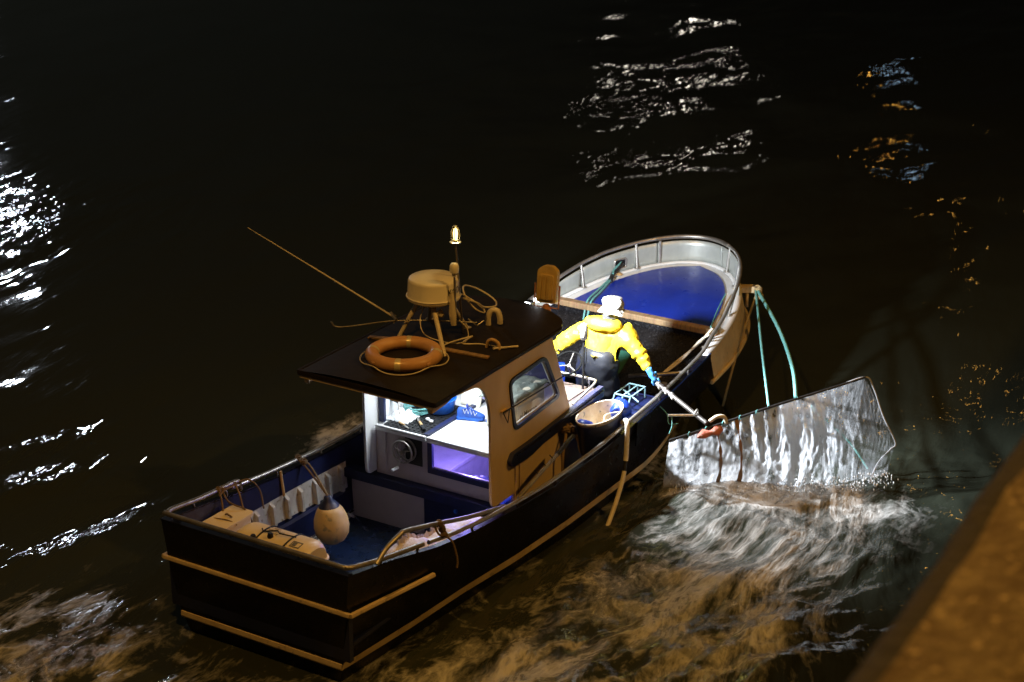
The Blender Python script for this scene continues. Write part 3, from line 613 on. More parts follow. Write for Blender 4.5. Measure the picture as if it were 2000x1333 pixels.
lc = Vector((3.20, -.04, 2.90)); mb = MB(); mb.lathe([(.055, 0), (.058, .008), (.03, .015), (.03, .03)], lc, 20); mb.build('lamp_base', M['steel'], boat, smooth=40)
mb = MB(); mb.lathe([(.014, .03), (.022, .055), (.024, .10), (.018, .135), (.003, .15)], lc, 16); mb.build('masthead_bulb', M['bulb'], boat, smooth=60)
mb = MB()
for k in range(4):
    a = k*pi/2+.4; mb.tube(crv([lc+Vector((.04*cos(a), .04*sin(a), .01)), lc+Vector((.042*cos(a), .042*sin(a), .10)), lc+Vector((.02*cos(a), .02*sin(a), .165)), lc+Vector((0, 0, .175))], 4), .0028, 6)
mb.build('lamp_guard', M['steel'], boat, smooth=60)
# gooseneck vent, cables, eye ring
mb = MB(); mb.tube(crv([(3.60, -.16, 1.94), (3.60, -.16, 2.04), (3.62, -.19, 2.10), (3.645, -.24, 2.09), (3.65, -.265, 2.02), (3.65, -.265, 1.965)], 5), .030, 12); mb.build('vent_pipe', M['cable'], boat, smooth=60)
mb = MB(); mb.tube(crv([(3.09+.0, -.46, 1.93), (3.09, -.48, 2.0), (3.10, -.53, 2.02), (3.11, -.58, 1.99), (3.11, -.59, 1.93)], 5), .018, 10); mb.build('roof_eye', M['handle'], boat, smooth=60)
def cable(pts, r=.007, name='cable', m='cable'):
    mb = MB(); mb.tube(crv(pts, 6), r, 6); return mb.build(name, M[m], boat, smooth=60)
cable([(3.3, -.05, 2.3), (3.45, -.12, 2.22), (3.62, -.1, 2.12), (3.80, -.12, 2.08), (3.92, -.02, 2.10), (3.85, .12, 2.2), (3.62, .14, 2.30), (3.42, .0, 2.28), (3.4, -.12, 2.18), (3.52, -.16, 2.10), (3.6, -.08, 2.12), (3.5, .06, 2.25), (3.35, .02, 2.3)], .009)
cable([(2.98, .20, 2.26), (2.86, .16, 2.15), (2.84, .08, 2.03), (2.95, -.10, 1.955), (3.06, -.24, 1.96), (3.12, -.22, 2.06), (3.08, -.15, 2.16)], .006)
cable([(2.80, -.1, 1.955), (2.94, -.14, 1.97), (3.1, -.26, 2.0), (3.06, -.3, 2.02), (3.0, -.24, 1.96), (3.1, -.36, 1.945), (3.13, -.44, 1.94), (3.16, -.52, 1.93), (3.2, -.62, 1.925)], .008)
cable([(3.05, -.56, 1.955), (3.28, -.70, 1.93)], .011)
cable([(3.24, -.15, 2.12), (3.3, -.2, 2.05), (3.36, -.18, 2.02), (3.42, -.22, 2.06)], .007, m='steel')

# ------------------------------------------------------------------ loose things aboard
# life ring
LRc = Vector((2.38, .02, roofz(2.38, 0)+.055))
lr = thing('life_ring', 'orange life ring with pale reflective bands lying flat on the black wheelhouse roof', 'life ring', LRc-Vector((0, 0, .055)))
def torus(mb, c, R, r, a0, a1, n=16, seg=64, flat=.95):
    k = seg if a1-a0 > 6.2 else max(4, int(seg*(a1-a0)/6.28)); vs = []
    closed = a1-a0 > 6.2
    for i in range(k if closed else k+1):
        a = a0+(a1-a0)*i/k
        for j in range(n):
            b_ = 2*pi*j/n; q = R+r*cos(b_); vs.append(c+Vector((q*cos(a), q*sin(a), r*flat*sin(b_))))
    fs = [((i*n+j), (i*n+(j+1) % n), (((i+1) % k if closed else i+1)*n+(j+1) % n), (((i+1) % k if closed else i+1)*n+j)) for i in range(k) for j in range(n)]
    mb.add(vs, fs)
mb = MB(); torus(mb, LRc, .305, .067, 0, 2*pi); mb.build('shell', M['ring'], lr, smooth=180)
for k in range(4):
    a = radians(20+90*k); mb = MB(); torus(mb, LRc, .305, .0685, a, a+.16); mb.build('reflective_band', M['tape'], lr, smooth=180)
mb = MB(); P_ = []
for k in range(32):
    a = 2*pi*k/32; rr = .375+.05*abs(sin(2*a+.6))+.012*noise.noise(Vector((a*2, 0, 3))); P_.append(LRc+Vector((rr*cos(a), rr*sin(a), -.02-.03*abs(sin(2*a+.6)))))
mb.tube(crv(P_, 3, True), .007, 6, closed=True); mb.build('grab_line', M['cable'], lr, smooth=60)
for k in range(4):
    a = radians(-17+90*k); c_ = LRc+Vector((.365*cos(a), .365*sin(a), 0)); mb = MB(); mb.box(c_, (.03, .05, .03), Matrix.Rotation(a, 3, 'Z')); mb.build('line_lug', M['ring'], lr, bevel=.008)
# life raft canister, strapped, across the stern
def canister(name, label, c, L_, R_, axis, text=True):
    t = thing(name, label, 'life raft', Vector(c)-Vector((0, 0, R_)))
    mtx = Matrix.Rotation(pi/2, 3, 'X' if axis == 'y' else 'Y')
    def P(a, s, k=0):   # a angle around, s along
        e = 1
        end = max(0, abs(s)-(L_/2-.10))/.10; e = sqrt(max(0.0, 1-min(1, end)**2*.42))
        rr = (R_*e+k); q = 4; ca, sa = cos(a), sin(a); den = (abs(ca)**q+abs(sa)**q)**(1/q)*.35+.65
        x, z = rr*ca/den, rr*sa/den*.92
        return Vector(c)+(Vector((x, s, z)) if axis == 'y' else Vector((s, x, z)))
    for h_, nm in ((0, 'upper_shell'), (pi, 'lower_shell')):
        mb = MB(); ss = [-L_/2+L_*i/36 for i in range(37)]
        vs = [P(h_+pi*j/20, s) for s in ss for j in range(21)]; fs = [(i*21+j, i*21+j+1, (i+1)*21+j+1, (i+1)*21+j) for i in range(36) for j in range(20)]
        mb.add(vs, fs); mb.add([P(h_+pi*j/20, ss[0]) for j in range(21)], [tuple(range(21))]); mb.add([P(h_+pi*j/20, ss[-1]) for j in range(21)], [tuple(range(21))])
        mb.build(nm, M['canister'], t, smooth=50)
    mb = MB(); ring = [P(0, s, .012) for s in ss]+[P(pi, s, .012) for s in ss[::-1]]; mb.tube(ring, .014, 8, closed=True); mb.build('flange', M['canister'], t, smooth=60)
    for s in (-L_*.2, L_*.17):
        mb = MB(); mb.tube([P(2*pi*j/40, s+.01*sin(j*.4), .006) for j in range(40)], .008, 6, closed=True); mb.build('strap', M['black'], t, smooth=60)
    return t, P
raft, P = canister('life_raft_canister', 'white life raft canister with black straps and printing, inside the transom', (.64, .24, .575), .84, .235, 'y')
mb = MB(); mb.tube([P(pi/2-.1, -.2, .01), P(pi/2+.1, -.05, .03), P(pi/2-.15, .02, .015), P(pi/2+.2, .12, .02), P(pi/2, .17, .01)], .007, 6); mb.lathe([(.02, -.03), (.03, 0), (.02, .03)], P(pi/2+.3, .02, .01), 10); mb.lathe([(.02, -.02), (.03, 0), (.02, .02)], P(pi/2+.55, .17, .01), 10); mb.build('lashing', M['black'], raft, smooth=50)
Wm = lambda a0, s0, sgn=1: (lambda u, v: P(a0-v/.225, s0-u, .003))
for k in range(3):
    tm = textmesh(['LIFERAFT', 'WARNING', '6 PERS'][k], .04, Wm(pi/2+.05+.0-.24*k+.1, .14)); tm.build('lettering', M['ink'], raft)
mb = MB(); mb.prism([[(-.055, -.035), (.055, -.035), (.055, .035), (-.055, .035)], [(-.045, -.025), (.045, -.025), (.045, .025), (-.045, .025)]], lambda u, v, t: P(pi/2+.3-v/.2, -.27-u, .002+t), .001)
mb.prism([[(-.04, -.02), (.005, -.02), (.005, .02), (-.04, .02)]], lambda u, v, t: P(pi/2+.3-v/.2, -.27-u, .002+t), .001); mb.build('print_panel', M['label'], raft)
box = thing('plastic_box', 'white tapered plastic box tied to the port stern rail beside the life raft', 'box', (.47, .80, .32))
mb = MB(); mb.prism([rounded([(.16, .72), (.88, .72), (.88, .97), (.16, .98)], .04, 4)], lambda u, v, t: Vector((.46+(u-.46)*(1-.06*t), v, .33+t)), .42); mb.build('body', M['canister'], box, bevel=.03, smooth=40)
mb = MB(); mb.prism([rounded([(.15, .71), (.90, .71), (.90, .98), (.15, .99)], .04, 4)], lambda u, v, t: Vector((u, v, .75+t)), .035); mb.build('lid', M['canister'], box, bevel=.012)
mb = MB(); mb.tube(crv([(.6, .99, .77), (.6, .9, .79), (.62, .78, .79), (.63, .70, .76)], 4), .006, 6); mb.build('cord', M['rope'], box, smooth=60)
def ropething(label, pts_list, r, m, cat='rope', name='rope', group=None, knots=()):
    mb = MB()
    for p in pts_list: mb.tube(crv(p, 6), r, 7)
    for k in knots:
        for q in range(3):
            ax = Vector(k); rr = r*2.6
            mb.tube([ax+Vector((rr*cos(a)*(1 if q else .7), rr*sin(a), (q-1)*r*1.5+r*sin(2*a))) for a in np.linspace(0, 2*pi, 12, endpoint=False)], r*.95, 6, closed=True)
    o = mb.build(name, M[m], None, smooth=60); tag(o, label, cat, group); return o
ropething('brown ropes knotted on the port stern rail and looping down inside the stern', [
    [(.82, 1.07, .95), (.78, 1.0, .88), (.74, .95, .74), (.70, .88, .80), (.68, .80, .795)],
    [(.86, 1.07, .95), (.86, 1.0, .84), (.85, .90, .82), (.88, .80, .78), (.92, .74, .6)],
    [(1.06, 1.08, .91), (1.05, 1.02, .84), (1.02, .95, .70), (1.0, .88, .58)],
    [(1.12, 1.09, .90), (1.22, 1.04, .90), (1.30, .98, .78), (1.28, .92, .60)],
    [(.80, 1.05, .90), (.9, 1.04, .93), (1.0, 1.06, .91), (1.08, 1.08, .90)]], .009, 'rope', knots=[(.82, 1.07, .945), (.88, 1.07, .93), (1.07, 1.09, .905)])
# fender
fc_ = Vector((2.0, .68, .22)); fd = thing('fender', 'faded yellow pear shaped fender with a navy neck hanging inside the port rail', 'fender', fc_-Vector((0, 0, .22)))
tl = Matrix.Rotation(radians(-6), 3, 'X')
prof_f = [(.001, -.235), (.06, -.23), (.12, -.195), (.163, -.13), (.178, -.05), (.168, .04), (.135, .12), (.105, .165)]
mb = MB(); mb.lathe(prof_f, fc_, 28, tl); mb.build('bladder', M['fend'], fd, smooth=60)
mb = MB(); mb.lathe([(.107, .163), (.075, .205), (.045, .235), (.04, .265), (.02, .275)], fc_, 24, tl); mb.build('neck', M['fendtop'], fd, smooth=60)
tp = fc_+tl @ Vector((0, 0, .27))
ropething('twisted grey brown rope tying the pear fender to the port rail', [[(2.15, 1.15, .74), (2.14, 1.04, .70), (2.08, .88, .60), tp], [(2.10, 1.15, .75), (2.10, 1.02, .66), (2.05, .85, .56), tp]], .010, 'rope', knots=[(2.13, 1.16, .74), (2.12, 1.08, .72)])
# milky net cloth heaped along the starboard side
nc = thing('net_cloth', 'milky translucent net cloth heaped along the starboard side of the aft deck', 'cloth', (1.8, -.7, -.16))
mb = MB(); spine = [(.98, -.55), (1.3, -.54), (1.7, -.58), (2.1, -.66), (2.45, -.78), (2.72, -.92)]
def clothpt(u, v):
    k = u*(len(spine)-1); i = min(int(k), len(spine)-2); f = k-i
    cx, cy = spine[i][0]*(1-f)+spine[i+1][0]*f, spine[i][1]*(1-f)+spine[i+1][1]*f
    a = pi*v; e = sin(pi*min(max(u, .02), .98))**.45; wd = (.40-.14*u)*e; hh = (.64+.06*sin(u*9)+.05*u)*e
    p = Vector((cx+.08*cos(a)*e, cy+cos(a)*wd, -.155+sin(a)**.7*hh))
    n_ = .05*noise.noise(p*4)+.02*noise.noise(p*13)+.014*sin(p.x*16+p.y*9+3*noise.noise(p*2))
    p += Vector((.2*n_, cos(a)*n_, sin(a)*n_)); p.y = max(p.y, -(bg(max(0, cx))-.13)); return p
mb.grid(clothpt, 90, 40); mb.build('drape', M['sack'], nc, smooth=180, solid=.004)
mb = MB()
def frill(u, v):
    p = clothpt(.30+.3*u, .42); a = u*70; return p+Vector((0, .02*sin(a)+.01*sin(a*2.3), v*.055+.01*sin(a*1.7)))
mb.grid(frill, 90, 3); mb.build('frayed_edge', M['sack'], nc, smooth=180)
# bent tube lashed to the rail
bt = MB(); bt.tube(crv([(.36, -1.07, .97), (.50, -1.08, 1.07), (.68, -1.09, 1.12), (.78, -1.09, 1.115), (1.25, -1.10, .985), (1.75, -1.11, .84), (2.35, -1.13, .70)], 7), .022, 10)
tag(bt.build('bent_pole', M['dullsteel'], None, smooth=60), 'bent metal tube lashed above the starboard quarter rail', 'tube')
ropething('short rope lashing the bent tube to the starboard rail with its end hanging overboard', [[(1.32, -1.10, .97), (1.30, -1.13, .90), (1.30, -1.15, .86), (1.34, -1.2, .78), (1.38, -1.22, .60), (1.37, -1.22, .52)], [(1.20, -1.09, 1.0), (1.22, -1.13, .90), (1.32, -1.14, .84)]], .010, 'rope', knots=[(1.26, -1.11, .98), (1.29, -1.14, .87), (1.29, -1.12, .92)])
# pole with black grip leaning on the cabin side
bp = thing('boat_pole', 'straight metal pole with black grip and small pins leaning along the cabin side', 'pole', (2.6, -1.12, .66))
mb = MB(); mb.tube([(2.60, -1.12, .68), (3.42, -1.08, .82)], .019, 10); mb.build('shaft', M['dullsteel'], bp, smooth=60)
mb = MB(); mb.tube([(3.40, -1.08, .817), (3.76, -1.06, .88)], .024, 10); mb.build('grip', M['black'], bp, smooth=60)
for x in (3.02, 3.17, 3.31):
    mb = MB(); z = .68+(x-2.6)*.171; mb.tube([(x, -1.10, z), (x-.02, -1.06, z+.05)], .006, 6); mb.build('pin', M['black'], bp, smooth=60)
# oval fish tub
tubc = Vector((4.42, -1.0, .50)); tb = thing('fish_tub', 'oval tub, navy outside and scuffed cream inside, beside the cabin front', 'tub', tubc)
rz_ = Matrix.Rotation(radians(30), 3, 'Z'); sxy = (.37, .19)
def ov(r, z): return (r, z)
mb = MB(); mb.lathe([(.80, 0), (.86, .1), (.97, .36), (1.02, .37), (1.02, .385), (.95, .385), (.90, .30), (.78, .06), (.01, .05)], tubc, 44, Matrix.Identity(3), sxy[0], sxy[1], cap=False)
mb.build('bowl', M['tubwhite'], tb, smooth=40)
mb = MB(); mb.lathe([(.81, -.004), (.875, .1), (.985, .345)], tubc, 44, Matrix.Identity(3), sxy[0], sxy[1], cap=False); mb.build('outer_skin', M['navy'], tb, smooth=60)
mb = MB(); mb.tube(crv([tubc+Vector((-.02, -.17, .36)), tubc+Vector((.0, -.06, .30)), tubc+Vector((.06, -.03, .33)), tubc+Vector((.13, -.06, .34)), tubc+Vector((.14, -.15, .37))], 5), .006, 6); mb.build('handle', M['cable'], tb, smooth=60)
mb = MB(); mb.lathe([(.001, .05), (.06, .045), (.09, .02), (.10, 0)], tubc+Vector((-.27, .02, .34)), 14, Matrix.Rotation(.5, 3, 'Y')); o = mb.build('dark_cloth', M['deepblue'], None, smooth=60); tag(o, 'crumpled dark cloth hanging over the aft end of the oval tub', 'cloth')
lv = [[Vector((4.05, -.80, .80)), Vector((4.0, -.84, .74)), Vector((3.92, -.86, .60)), Vector((3.9, -.86, .40)), Vector((3.88, -.9, .22))], [Vector((4.0, -.80, .80)), Vector((4.1, -.83, .76)), Vector((4.15, -.88, .68)), Vector((4.18, -.92, .5))]]
ropething('dark rope bundle hanging on the cabin side by the oval tub', lv, .016, 'rope', knots=[(4.03, -.82, .80), (4.1, -.83, .78)])
# hose over the starboard side
hs = thing('hose', 'thick white hose with a black joint hanging over the starboard side into the water', 'hose', (4.2, -1.33, 0))
hp = crv([(4.55, -1.20, .76), (4.50, -1.27, .82), (4.45, -1.31, .78), (4.42, -1.325, .62), (4.40, -1.33, .46), (4.36, -1.34, .36), (4.30, -1.35, .25), (4.15, -1.36, .06), (3.98, -1.37, -.10), (3.8, -1.38, -.25)], 6)
mb = MB(); mb.tube(hp[:27], .026, 12); mb.build('upper_length', M['hose'], hs, smooth=60)
mb = MB(); mb.tube(hp[26:33], .019, 12); mb.build('joint', M['black'], hs, smooth=60)
mb = MB(); mb.tube(hp[32:], .024, 12); mb.build('lower_length', M['hose'], hs, smooth=60)
# things on the counter
mb = MB(); mb.prism([rounded([(2.86, .64), (2.86, .14), (3.66, .14), (3.66, .64)], .03)], lambda u, v, t: Vector((u, v, .942+t)), .012)
for i in range(15):
    for j in range(9): mb.box((2.90+i*.052, .175+j*.052, .957), (.022, .022, .008))
mt = mb.build('studded_mat', M['black'], None); tag(mt, 'black studded rubber mat on the port half of the wheelhouse counter', 'mat')
bk = thing('bucket', 'blue round bucket on the wheelhouse counter behind the hammer', 'bucket', (3.44, .33, .965))
mb = MB(); mb.lathe([(.13, 0), (.14, .01), (.165, .13), (.172, .135), (.172, .145), (.158, .145), (.135, .02), (.001, .015)], (3.44, .33, .966), 36, cap=False); mb.build('pail', M['bluepl'], bk, smooth=40)
mb = MB(); mb.tube(crv([Vector((3.44+.165*cos(a)*.98, .33+.165*sin(a), 1.10+.05*sin(a*1.0))) for a in np.linspace(.2, pi-.2, 8)], 4), .004, 6); mb.build('handle', M['steel'], bk, smooth=60)
mb = MB(); rnd = random.Random(4); P_ = []
for k in range(72):
    a = k*2*pi/12; rr = .13+.03*rnd.random(); P_.append(Vector((3.30+rr*cos(a), .53+rr*sin(a)*.9, .965+.006*(k//6)+.008*rnd.random())))
P_ += [Vector((3.22, .50, 1.06)), Vector((3.2, .46, 1.2)), Vector((3.22, .47, 1.3))]
mb.tube(crv(P_, 3), .009, 6); tag(mb.build('rope_coil', M['teal'], None, smooth=60), 'coil of pale teal rope on the wheelhouse counter beside the blue bucket', 'rope')
mb = MB()
mb.lathe([(.001, -.1), (.10, -.09), (.15, 0), (.13, .09), (.07, .15), (.001, .16)], (3.55, .60, 1.07), 18, Matrix.Rotation(.3, 3, 'X'), .8, .8)
for i, v in enumerate(mb.v): mb.v[i] = v+Vector((1, 1, 1))*.03*noise.noise(v*14)
tag(mb.build('bag', M['black'], None, smooth=60), 'small black bag slumped behind the teal rope coil', 'bag')
mb = MB(); mb.grid(lambda u, v: Vector((2.98+.30*u, .42+.28*v, .958+.07*sin(pi*u)*sin(pi*v)*(1+.9*noise.noise(Vector((u*5, v*5, 1))))+.03*abs(noise.noise(Vector((u*13, v*13, 4)))))), 26, 26)
tag(mb.build('plastic_wrap', mat('crumpled_clear_plastic', (.78, .80, .82), .2, bump=.5, bscale=40), None, smooth=180), 'crumpled pale plastic wrap on the studded mat beside the crank', 'plastic wrap')
ck = thing('crank', 'small grey metal crank standing up from the port end of the counter', 'crank', (3.05, .57, .96))
mb = MB(); mb.tube([(3.05, .56, .96), (3.14, .64, 1.10)], .009, 8); mb.build('arm', M['dullsteel'], ck, smooth=60)
mb = MB(); mb.tube([(3.14, .64, 1.10), (3.13, .74, 1.12)], .017, 10); mb.build('grip', M['black'], ck, smooth=60)
hm = thing('hammer', 'claw hammer with wooden handle and black grip lying on the studded mat', 'hammer', (3.02, .28, .96))
hd = Vector((3.10, .37, .98)); he = Vector((2.91, .17, .98)); md = hd.lerp(he, .62)
mb = MB(); mb.tube([hd, hd.lerp(he, .3), md], [.011, .014, .015], 10); mb.build('handle', M['handle'], hm, smooth=60)
mb = MB(); mb.tube([md, he], [.018, .016], 10); mb.build('grip', M['black'], hm, smooth=60)
pd = Vector((-.2, .19, 0)).normalized().cross(Vector((0, 0, 1)))
mb = MB(); mb.tube([hd-pd*.07, hd-pd*.035, hd, hd+pd*.03], [.017, .017, .013, .016], 10); mb.tube([hd-pd*.0, hd-pd*.05, hd-pd*.0+pd*.09+Vector((0, 0, -.012))], [.012, .012, .006], 8); mb.build('head', M['dullsteel'], hm, smooth=50)
ch = thing('chisel', 'short chisel with pale wooden handle at the aft edge of the mat', 'chisel', (2.93, .42, .96))
mb = MB(); mb.tube([(2.95, .50, .975), (2.92, .42, .975)], [.013, .011], 8); mb.build('handle', M['handle'], ch, smooth=60)
mb = MB(); mb.bar((2.92, .42, .972), (2.885, .34, .968), .016, .004); mb.build('blade', M['steel'], ch)
for k, (x, y) in enumerate([(3.17, .30), (3.14, .24)]):
    mb = MB(); mb.lathe([(.001, 0), (.022, .004), (.024, .018), (.012, .026), (.001, .027)], (x, y, .962), 12); mb.build('x', M['white'], None)
    o = bpy.data.objects['x']; o.name = 'fitting'; o.data.name = 'fitting'; tag(o, ['small white plastic fitting on the mat nearer the blue bucket', 'small white plastic fitting on the mat nearer the counter divider'][k], 'fitting')
# trainers
def trainer(loc, rot, label):
    t = thing('trainer', label, 'shoe', loc); Rm = Matrix.Rotation(rot, 3, 'Z'); L_ = Vector(loc)
    def S(u, v, k=1):     # u 0 heel..1 toe, v around 0..1 from left sole edge over the top to the right
        wd = ip(u, [0, .1, .3, .55, .8, .95, 1], [.026, .034, .034, .037, .046, .034, .012])*k
        ht = ip(u, [0, .06, .2, .38, .45, .6, .8, .95, 1], [.09, .115, .105, .108, .115, .088, .060, .042, .02])*k
        a = pi*v; x = .285*u-.14; y = wd*cos(a)*(1 if abs(cos(a)) < .9 else 1); z = .022+ht*sin(a)**.75
        return L_+Rm @ Vector((x, y, z))
    mb = MB(); mb.grid(lambda u, v: S(u, v), 26, 16); mb.build('upper', mat('blue_trainer_mesh', (.012, .10, .50), .55, bump=.5, bscale=140, color2=(.01, .05, .26), nscale=12) if 'trainer_m' not in globals() else trainer_m, t, smooth=180)
    mb = MB(); k_ = 26; o1 = [(.285*(i/k_)-.145, ip(i/k_, [0, .1, .3, .55, .8, .95, 1], [.030, .040, .036, .040, .051, .040, .016])) for i in range(k_+1)]
    lp = o1+[(x, -y) for x, y in o1[::-1]]
    mb.prism([lp], lambda u, v, q: L_+Rm @ Vector((u, v, .002+q+(.012 if u > .12 else 0)*(u-.12)*20)), .03); mb.build('sole', M['bluepl'], t, bevel=.004)
    mb = MB(); mb.grid(lambda u, v: L_+Rm @ Vector((-.145+.02*v+.285*u, -ip(u, [0, .1, .3, .55, .8, .95, 1], [.030, .040, .036, .040, .051, .040, .016])-.0005, .0+.012*v)), 20, 1); mb.build('outsole', M['black'], t)
    # collar opening and tongue
    mb = MB(); mb.lathe([(.034, .003), (.030, .004), (.024, -.02), (.001, -.022)], L_+Rm @ Vector((-.075, 0, .112)), 20, Rm @ Matrix.Rotation(-.12, 3, 'Y'), 1.35, .85, cap=False); mb.build('collar', M['black'], t, smooth=40)
    mb = MB(); mb.bar(L_+Rm @ Vector((-.02, 0, .095)), L_+Rm @ Vector((-.045, 0, .165)), .05, .012); mb.build('tongue', M['deepblue'], t, bevel=.006)
    mb = MB()
    for sy in (0, 1):
        z_ = []
        for i in range(9):
            u = .22+.062*i; v_ = (.12 if i % 2 else .30); v_ = v_ if sy else 1-v_; p = S(u, v_, 1.07); z_.append(p)
        mb.tube(z_, .0045, 6)
    mb.build('side_stripe', M['white'], t, smooth=60)
    mb = MB(); mb.tube([S(.36+.03*i, .36 if i % 2 else .64, 1.04) for i in range(8)], .0025, 6); mb.build('laces', M['white'], t, smooth=60)
    return t
trainer((3.42, -.06, .957), radians(-68), 'blue trainer with white zigzag stripe standing on the white counter board')
trainer((3.50, -.36, .957), radians(-75), 'blue trainer mostly hidden behind the starboard side wall of the wheelhouse')
dc = MB(); dc.prism([rounded([(.03, 0), (.27, 0), (.27, .19), (.03, .19)], .02)], lambda u, v, t: Vector((3.72+v*.35+t, u, .957+v)), .018)
nb = thing('framed_card', 'white framed card leaning at the front of the counter behind the trainer', 'card', (3.75, .15, .957))
dc.build('frame', M['paper'], nb, bevel=.005)
mb = MB(); mb.prism([rounded([(.05, .02), (.25, .02), (.25, .17), (.05, .17)], .01)], lambda u, v, t: Vector((3.716+v*.35+t, u, .957+v)), .003); mb.build('sheet', M['white'], nb)
# carton seen through the starboard window
ct = thing('carton', 'cream printed carton with a grey cloth on top seen through the starboard window', 'carton', (3.62, -.42, .957))
mb = MB(); mb.bb(3.36, 3.97, -.60, -.28, .957, 1.30); mb.build('case', M['paper'], ct, bevel=.01)
mb = MB(); mb.bb(3.44, 3.93, -.606, -.60, 1.0, 1.22); mb.build('sheet', M['white'], ct)
textmesh('el Maaran', .085, lambda u, v: Vector((3.47+u, -.607, 1.06+v))).build('lettering', M['label'], ct)
mb = MB(); mb.grid(lambda u, v: Vector((3.30+.70*u, -.63+.40*v, 1.305+.03*noise.noise(Vector((u*6, v*6, 2)))-.04*max(0, abs(v-.5)-.42)*12*.4)), 30, 20); o = mb.build('cloth', mat('grey_green_cloth', (.20, .23, .20), .8, bump=.5, bscale=40, color2=(.10, .12, .11)), None, smooth=180, solid=.01)
tag(o, 'grey green cloth spread over the carton inside the starboard window', 'cloth')
# blue crate with folded white rack by the rail, blue bag
cr = thing('fish_crate', 'dark blue fish crate with a pale folding wire rack by the starboard rail', 'crate', (5.35, -.92, .06))
mb = MB(); mb.prism([rounded([(5.06, -.72), (5.62, -.72), (5.62, -1.10), (5.06, -1.10)], .03)], lambda u, v, t: Vector((u, v, .36+t)), .28)
cb = mb.build('tray', M['navy'], cr, bevel=.015)
mb = MB(); mb.bb(5.1, 5.58, -.76, -1.07, .07, .36); mb.build('lower_tray', M['navy'], cr, bevel=.015)
rk = MB()
for dy in (0, .10, .19):
    q = [(5.08, -.78-dy, .66), (5.12, -.80-dy, .80), (5.46, -.80-dy, .80), (5.50, -.78-dy, .66)]; rk.tube(q, .009, 6)
rk.tube([(5.12, -.80, .80), (5.12, -.99, .80)], .009, 6); rk.tube([(5.46, -.80, .80), (5.46, -.99, .80)], .009, 6); rk.tube([(5.3, -.78, .80), (5.26, -1.02, .70)], .009, 6)
rk.build('wire_rack', mat('pale_blue_wire', (.22, .38, .42), .5), cr, smooth=60)
mb = MB(); mb.lathe([(.001, -.05), (.09, -.04), (.13, .03), (.10, .10), (.03, .13), (.001, .13)], (4.82, -1.02, .74), 20, Matrix.Rotation(.4, 3, 'X'), 1.2, .8)
for i, v in enumerate(mb.v): mb.v[i] = v+Vector((1, 1, 1))*.05*noise.noise(v*12)
tag(mb.build('plastic_bag', M['deepblue'], None, smooth=60), 'crumpled shiny blue plastic bag between the oval tub and the starboard rail', 'bag')
ropething('looped grey rope on the starboard bow rail trailing onto the black sorting board', [[(6.75, -1.13, 1.02), (6.72, -1.02, .92), (6.62, -.86, .70), (6.42, -.74, .575), (6.25, -.66, .50)], [(6.85, -1.12, 1.06), (6.76, -.98, .86), (6.6, -.80, .67), (6.4, -.72, .57)]], .014, 'cable')
ropething('thin teal rope lying along the starboard edge of the blue foredeck', [[(6.95, -1.05, 1.03), (7.25, -.93, .96), (7.7, -.80, .99), (8.1, -.70, 1.02)]], .010, 'teal')
# anchor warp through the fairlead
ar = thing('anchor_warp', 'pale teal warp in a black chafe sleeve running through the port bow fairlead', 'rope', (8.2, .92, 1.09))
mb = MB(); mb.tube(crv([c0+nrm*-.1, c0+nrm*.03, (8.05, .80, 1.045), (7.80, .72, 1.02)], 6), .030, 10); mb.build('chafe_sleeve', M['black'], ar, smooth=60)
mb = MB()
for dy in (0, .05): mb.tube(crv([(7.85, .73+dy*.4, 1.03), (7.45, .66+dy, 1.0), (7.10, .60+dy, .985), (6.95, .57+dy, .80)], 6), .012, 7)
mb.build('warp', M['teal'], ar, smooth=60)
mb = MB(); mb.tube(crv([c0+nrm*.03+Vector((0, 0, .02)), (8.05, .80, 1.085), (7.95, .765, 1.06)], 5), .013, 8); mb.build('warp_end', M['teal'], ar, smooth=60)

# ------------------------------------------------------------------ push net on the starboard side
nett = thing('push_net', 'rectangular framed net glistening with streaming water beside the starboard bow', 'fishing net', (5.8, -2.5, 0))
A0 = Vector((4.72, -1.66, .60)); A1 = Vector((6.50, -3.09, 1.0)); B0 = Vector((5.01, -1.46, -.04)); B1 = Vector((6.02, -3.07, -.06))
D1 = Vector((6.56, -3.46, .30)); F1 = Vector((6.48, -3.42, -.06))
def sheet(u, v):
    # u along the head rope, v downwards
    t_ = A0.lerp(A1, u)+Vector((0, 0, -.03*sin(pi*min(1, u*4)) if u < .25 else 0)); b_ = (B0.lerp(B1, u/.82) if u < .82 else B1.lerp(F1, (u-.82)/.18))+Vector((0, 0, -.12))
    n_ = Vector((-.62, -.78, 0)); p = t_.lerp(b_, v)
    bulge = .16*sin(pi*v)*sin(pi*u)**.6
    rip = .016*sin(u*62+2*noise.noise(Vector((u*4, v*1.2, 0)))*3)*(.4+.6*noise.noise(Vector((u*9, v, 5)))+.3)+.02*noise.noise(Vector((u*26, v*2.2, 1)))+.012*noise.noise(Vector((u*60, v*12, 3)))
    return p+n_*(bulge+rip)
NM = bpy.data.materials.new('wet_fine_mesh'); NM.use_nodes = True; T = NM.node_tree; N = T.nodes; L = T.links; N.remove(N['Principled BSDF'])
tc = N.new('ShaderNodeTexCoord'); mp = N.new('ShaderNodeMapping'); L.new(tc.outputs['Generated'], mp.inputs[0]); mp.inputs['Scale'].default_value = (1, 1, .07)
n1 = N.new('ShaderNodeTexNoise'); n1.inputs['Scale'].default_value = 26; n1.inputs['Detail'].default_value = 5; L.new(mp.outputs[0], n1.inputs[0])
mp2 = N.new('ShaderNodeMapping'); L.new(tc.outputs['Object'], mp2.inputs[0]); mp2.inputs['Scale'].default_value = (1, 1, .45)
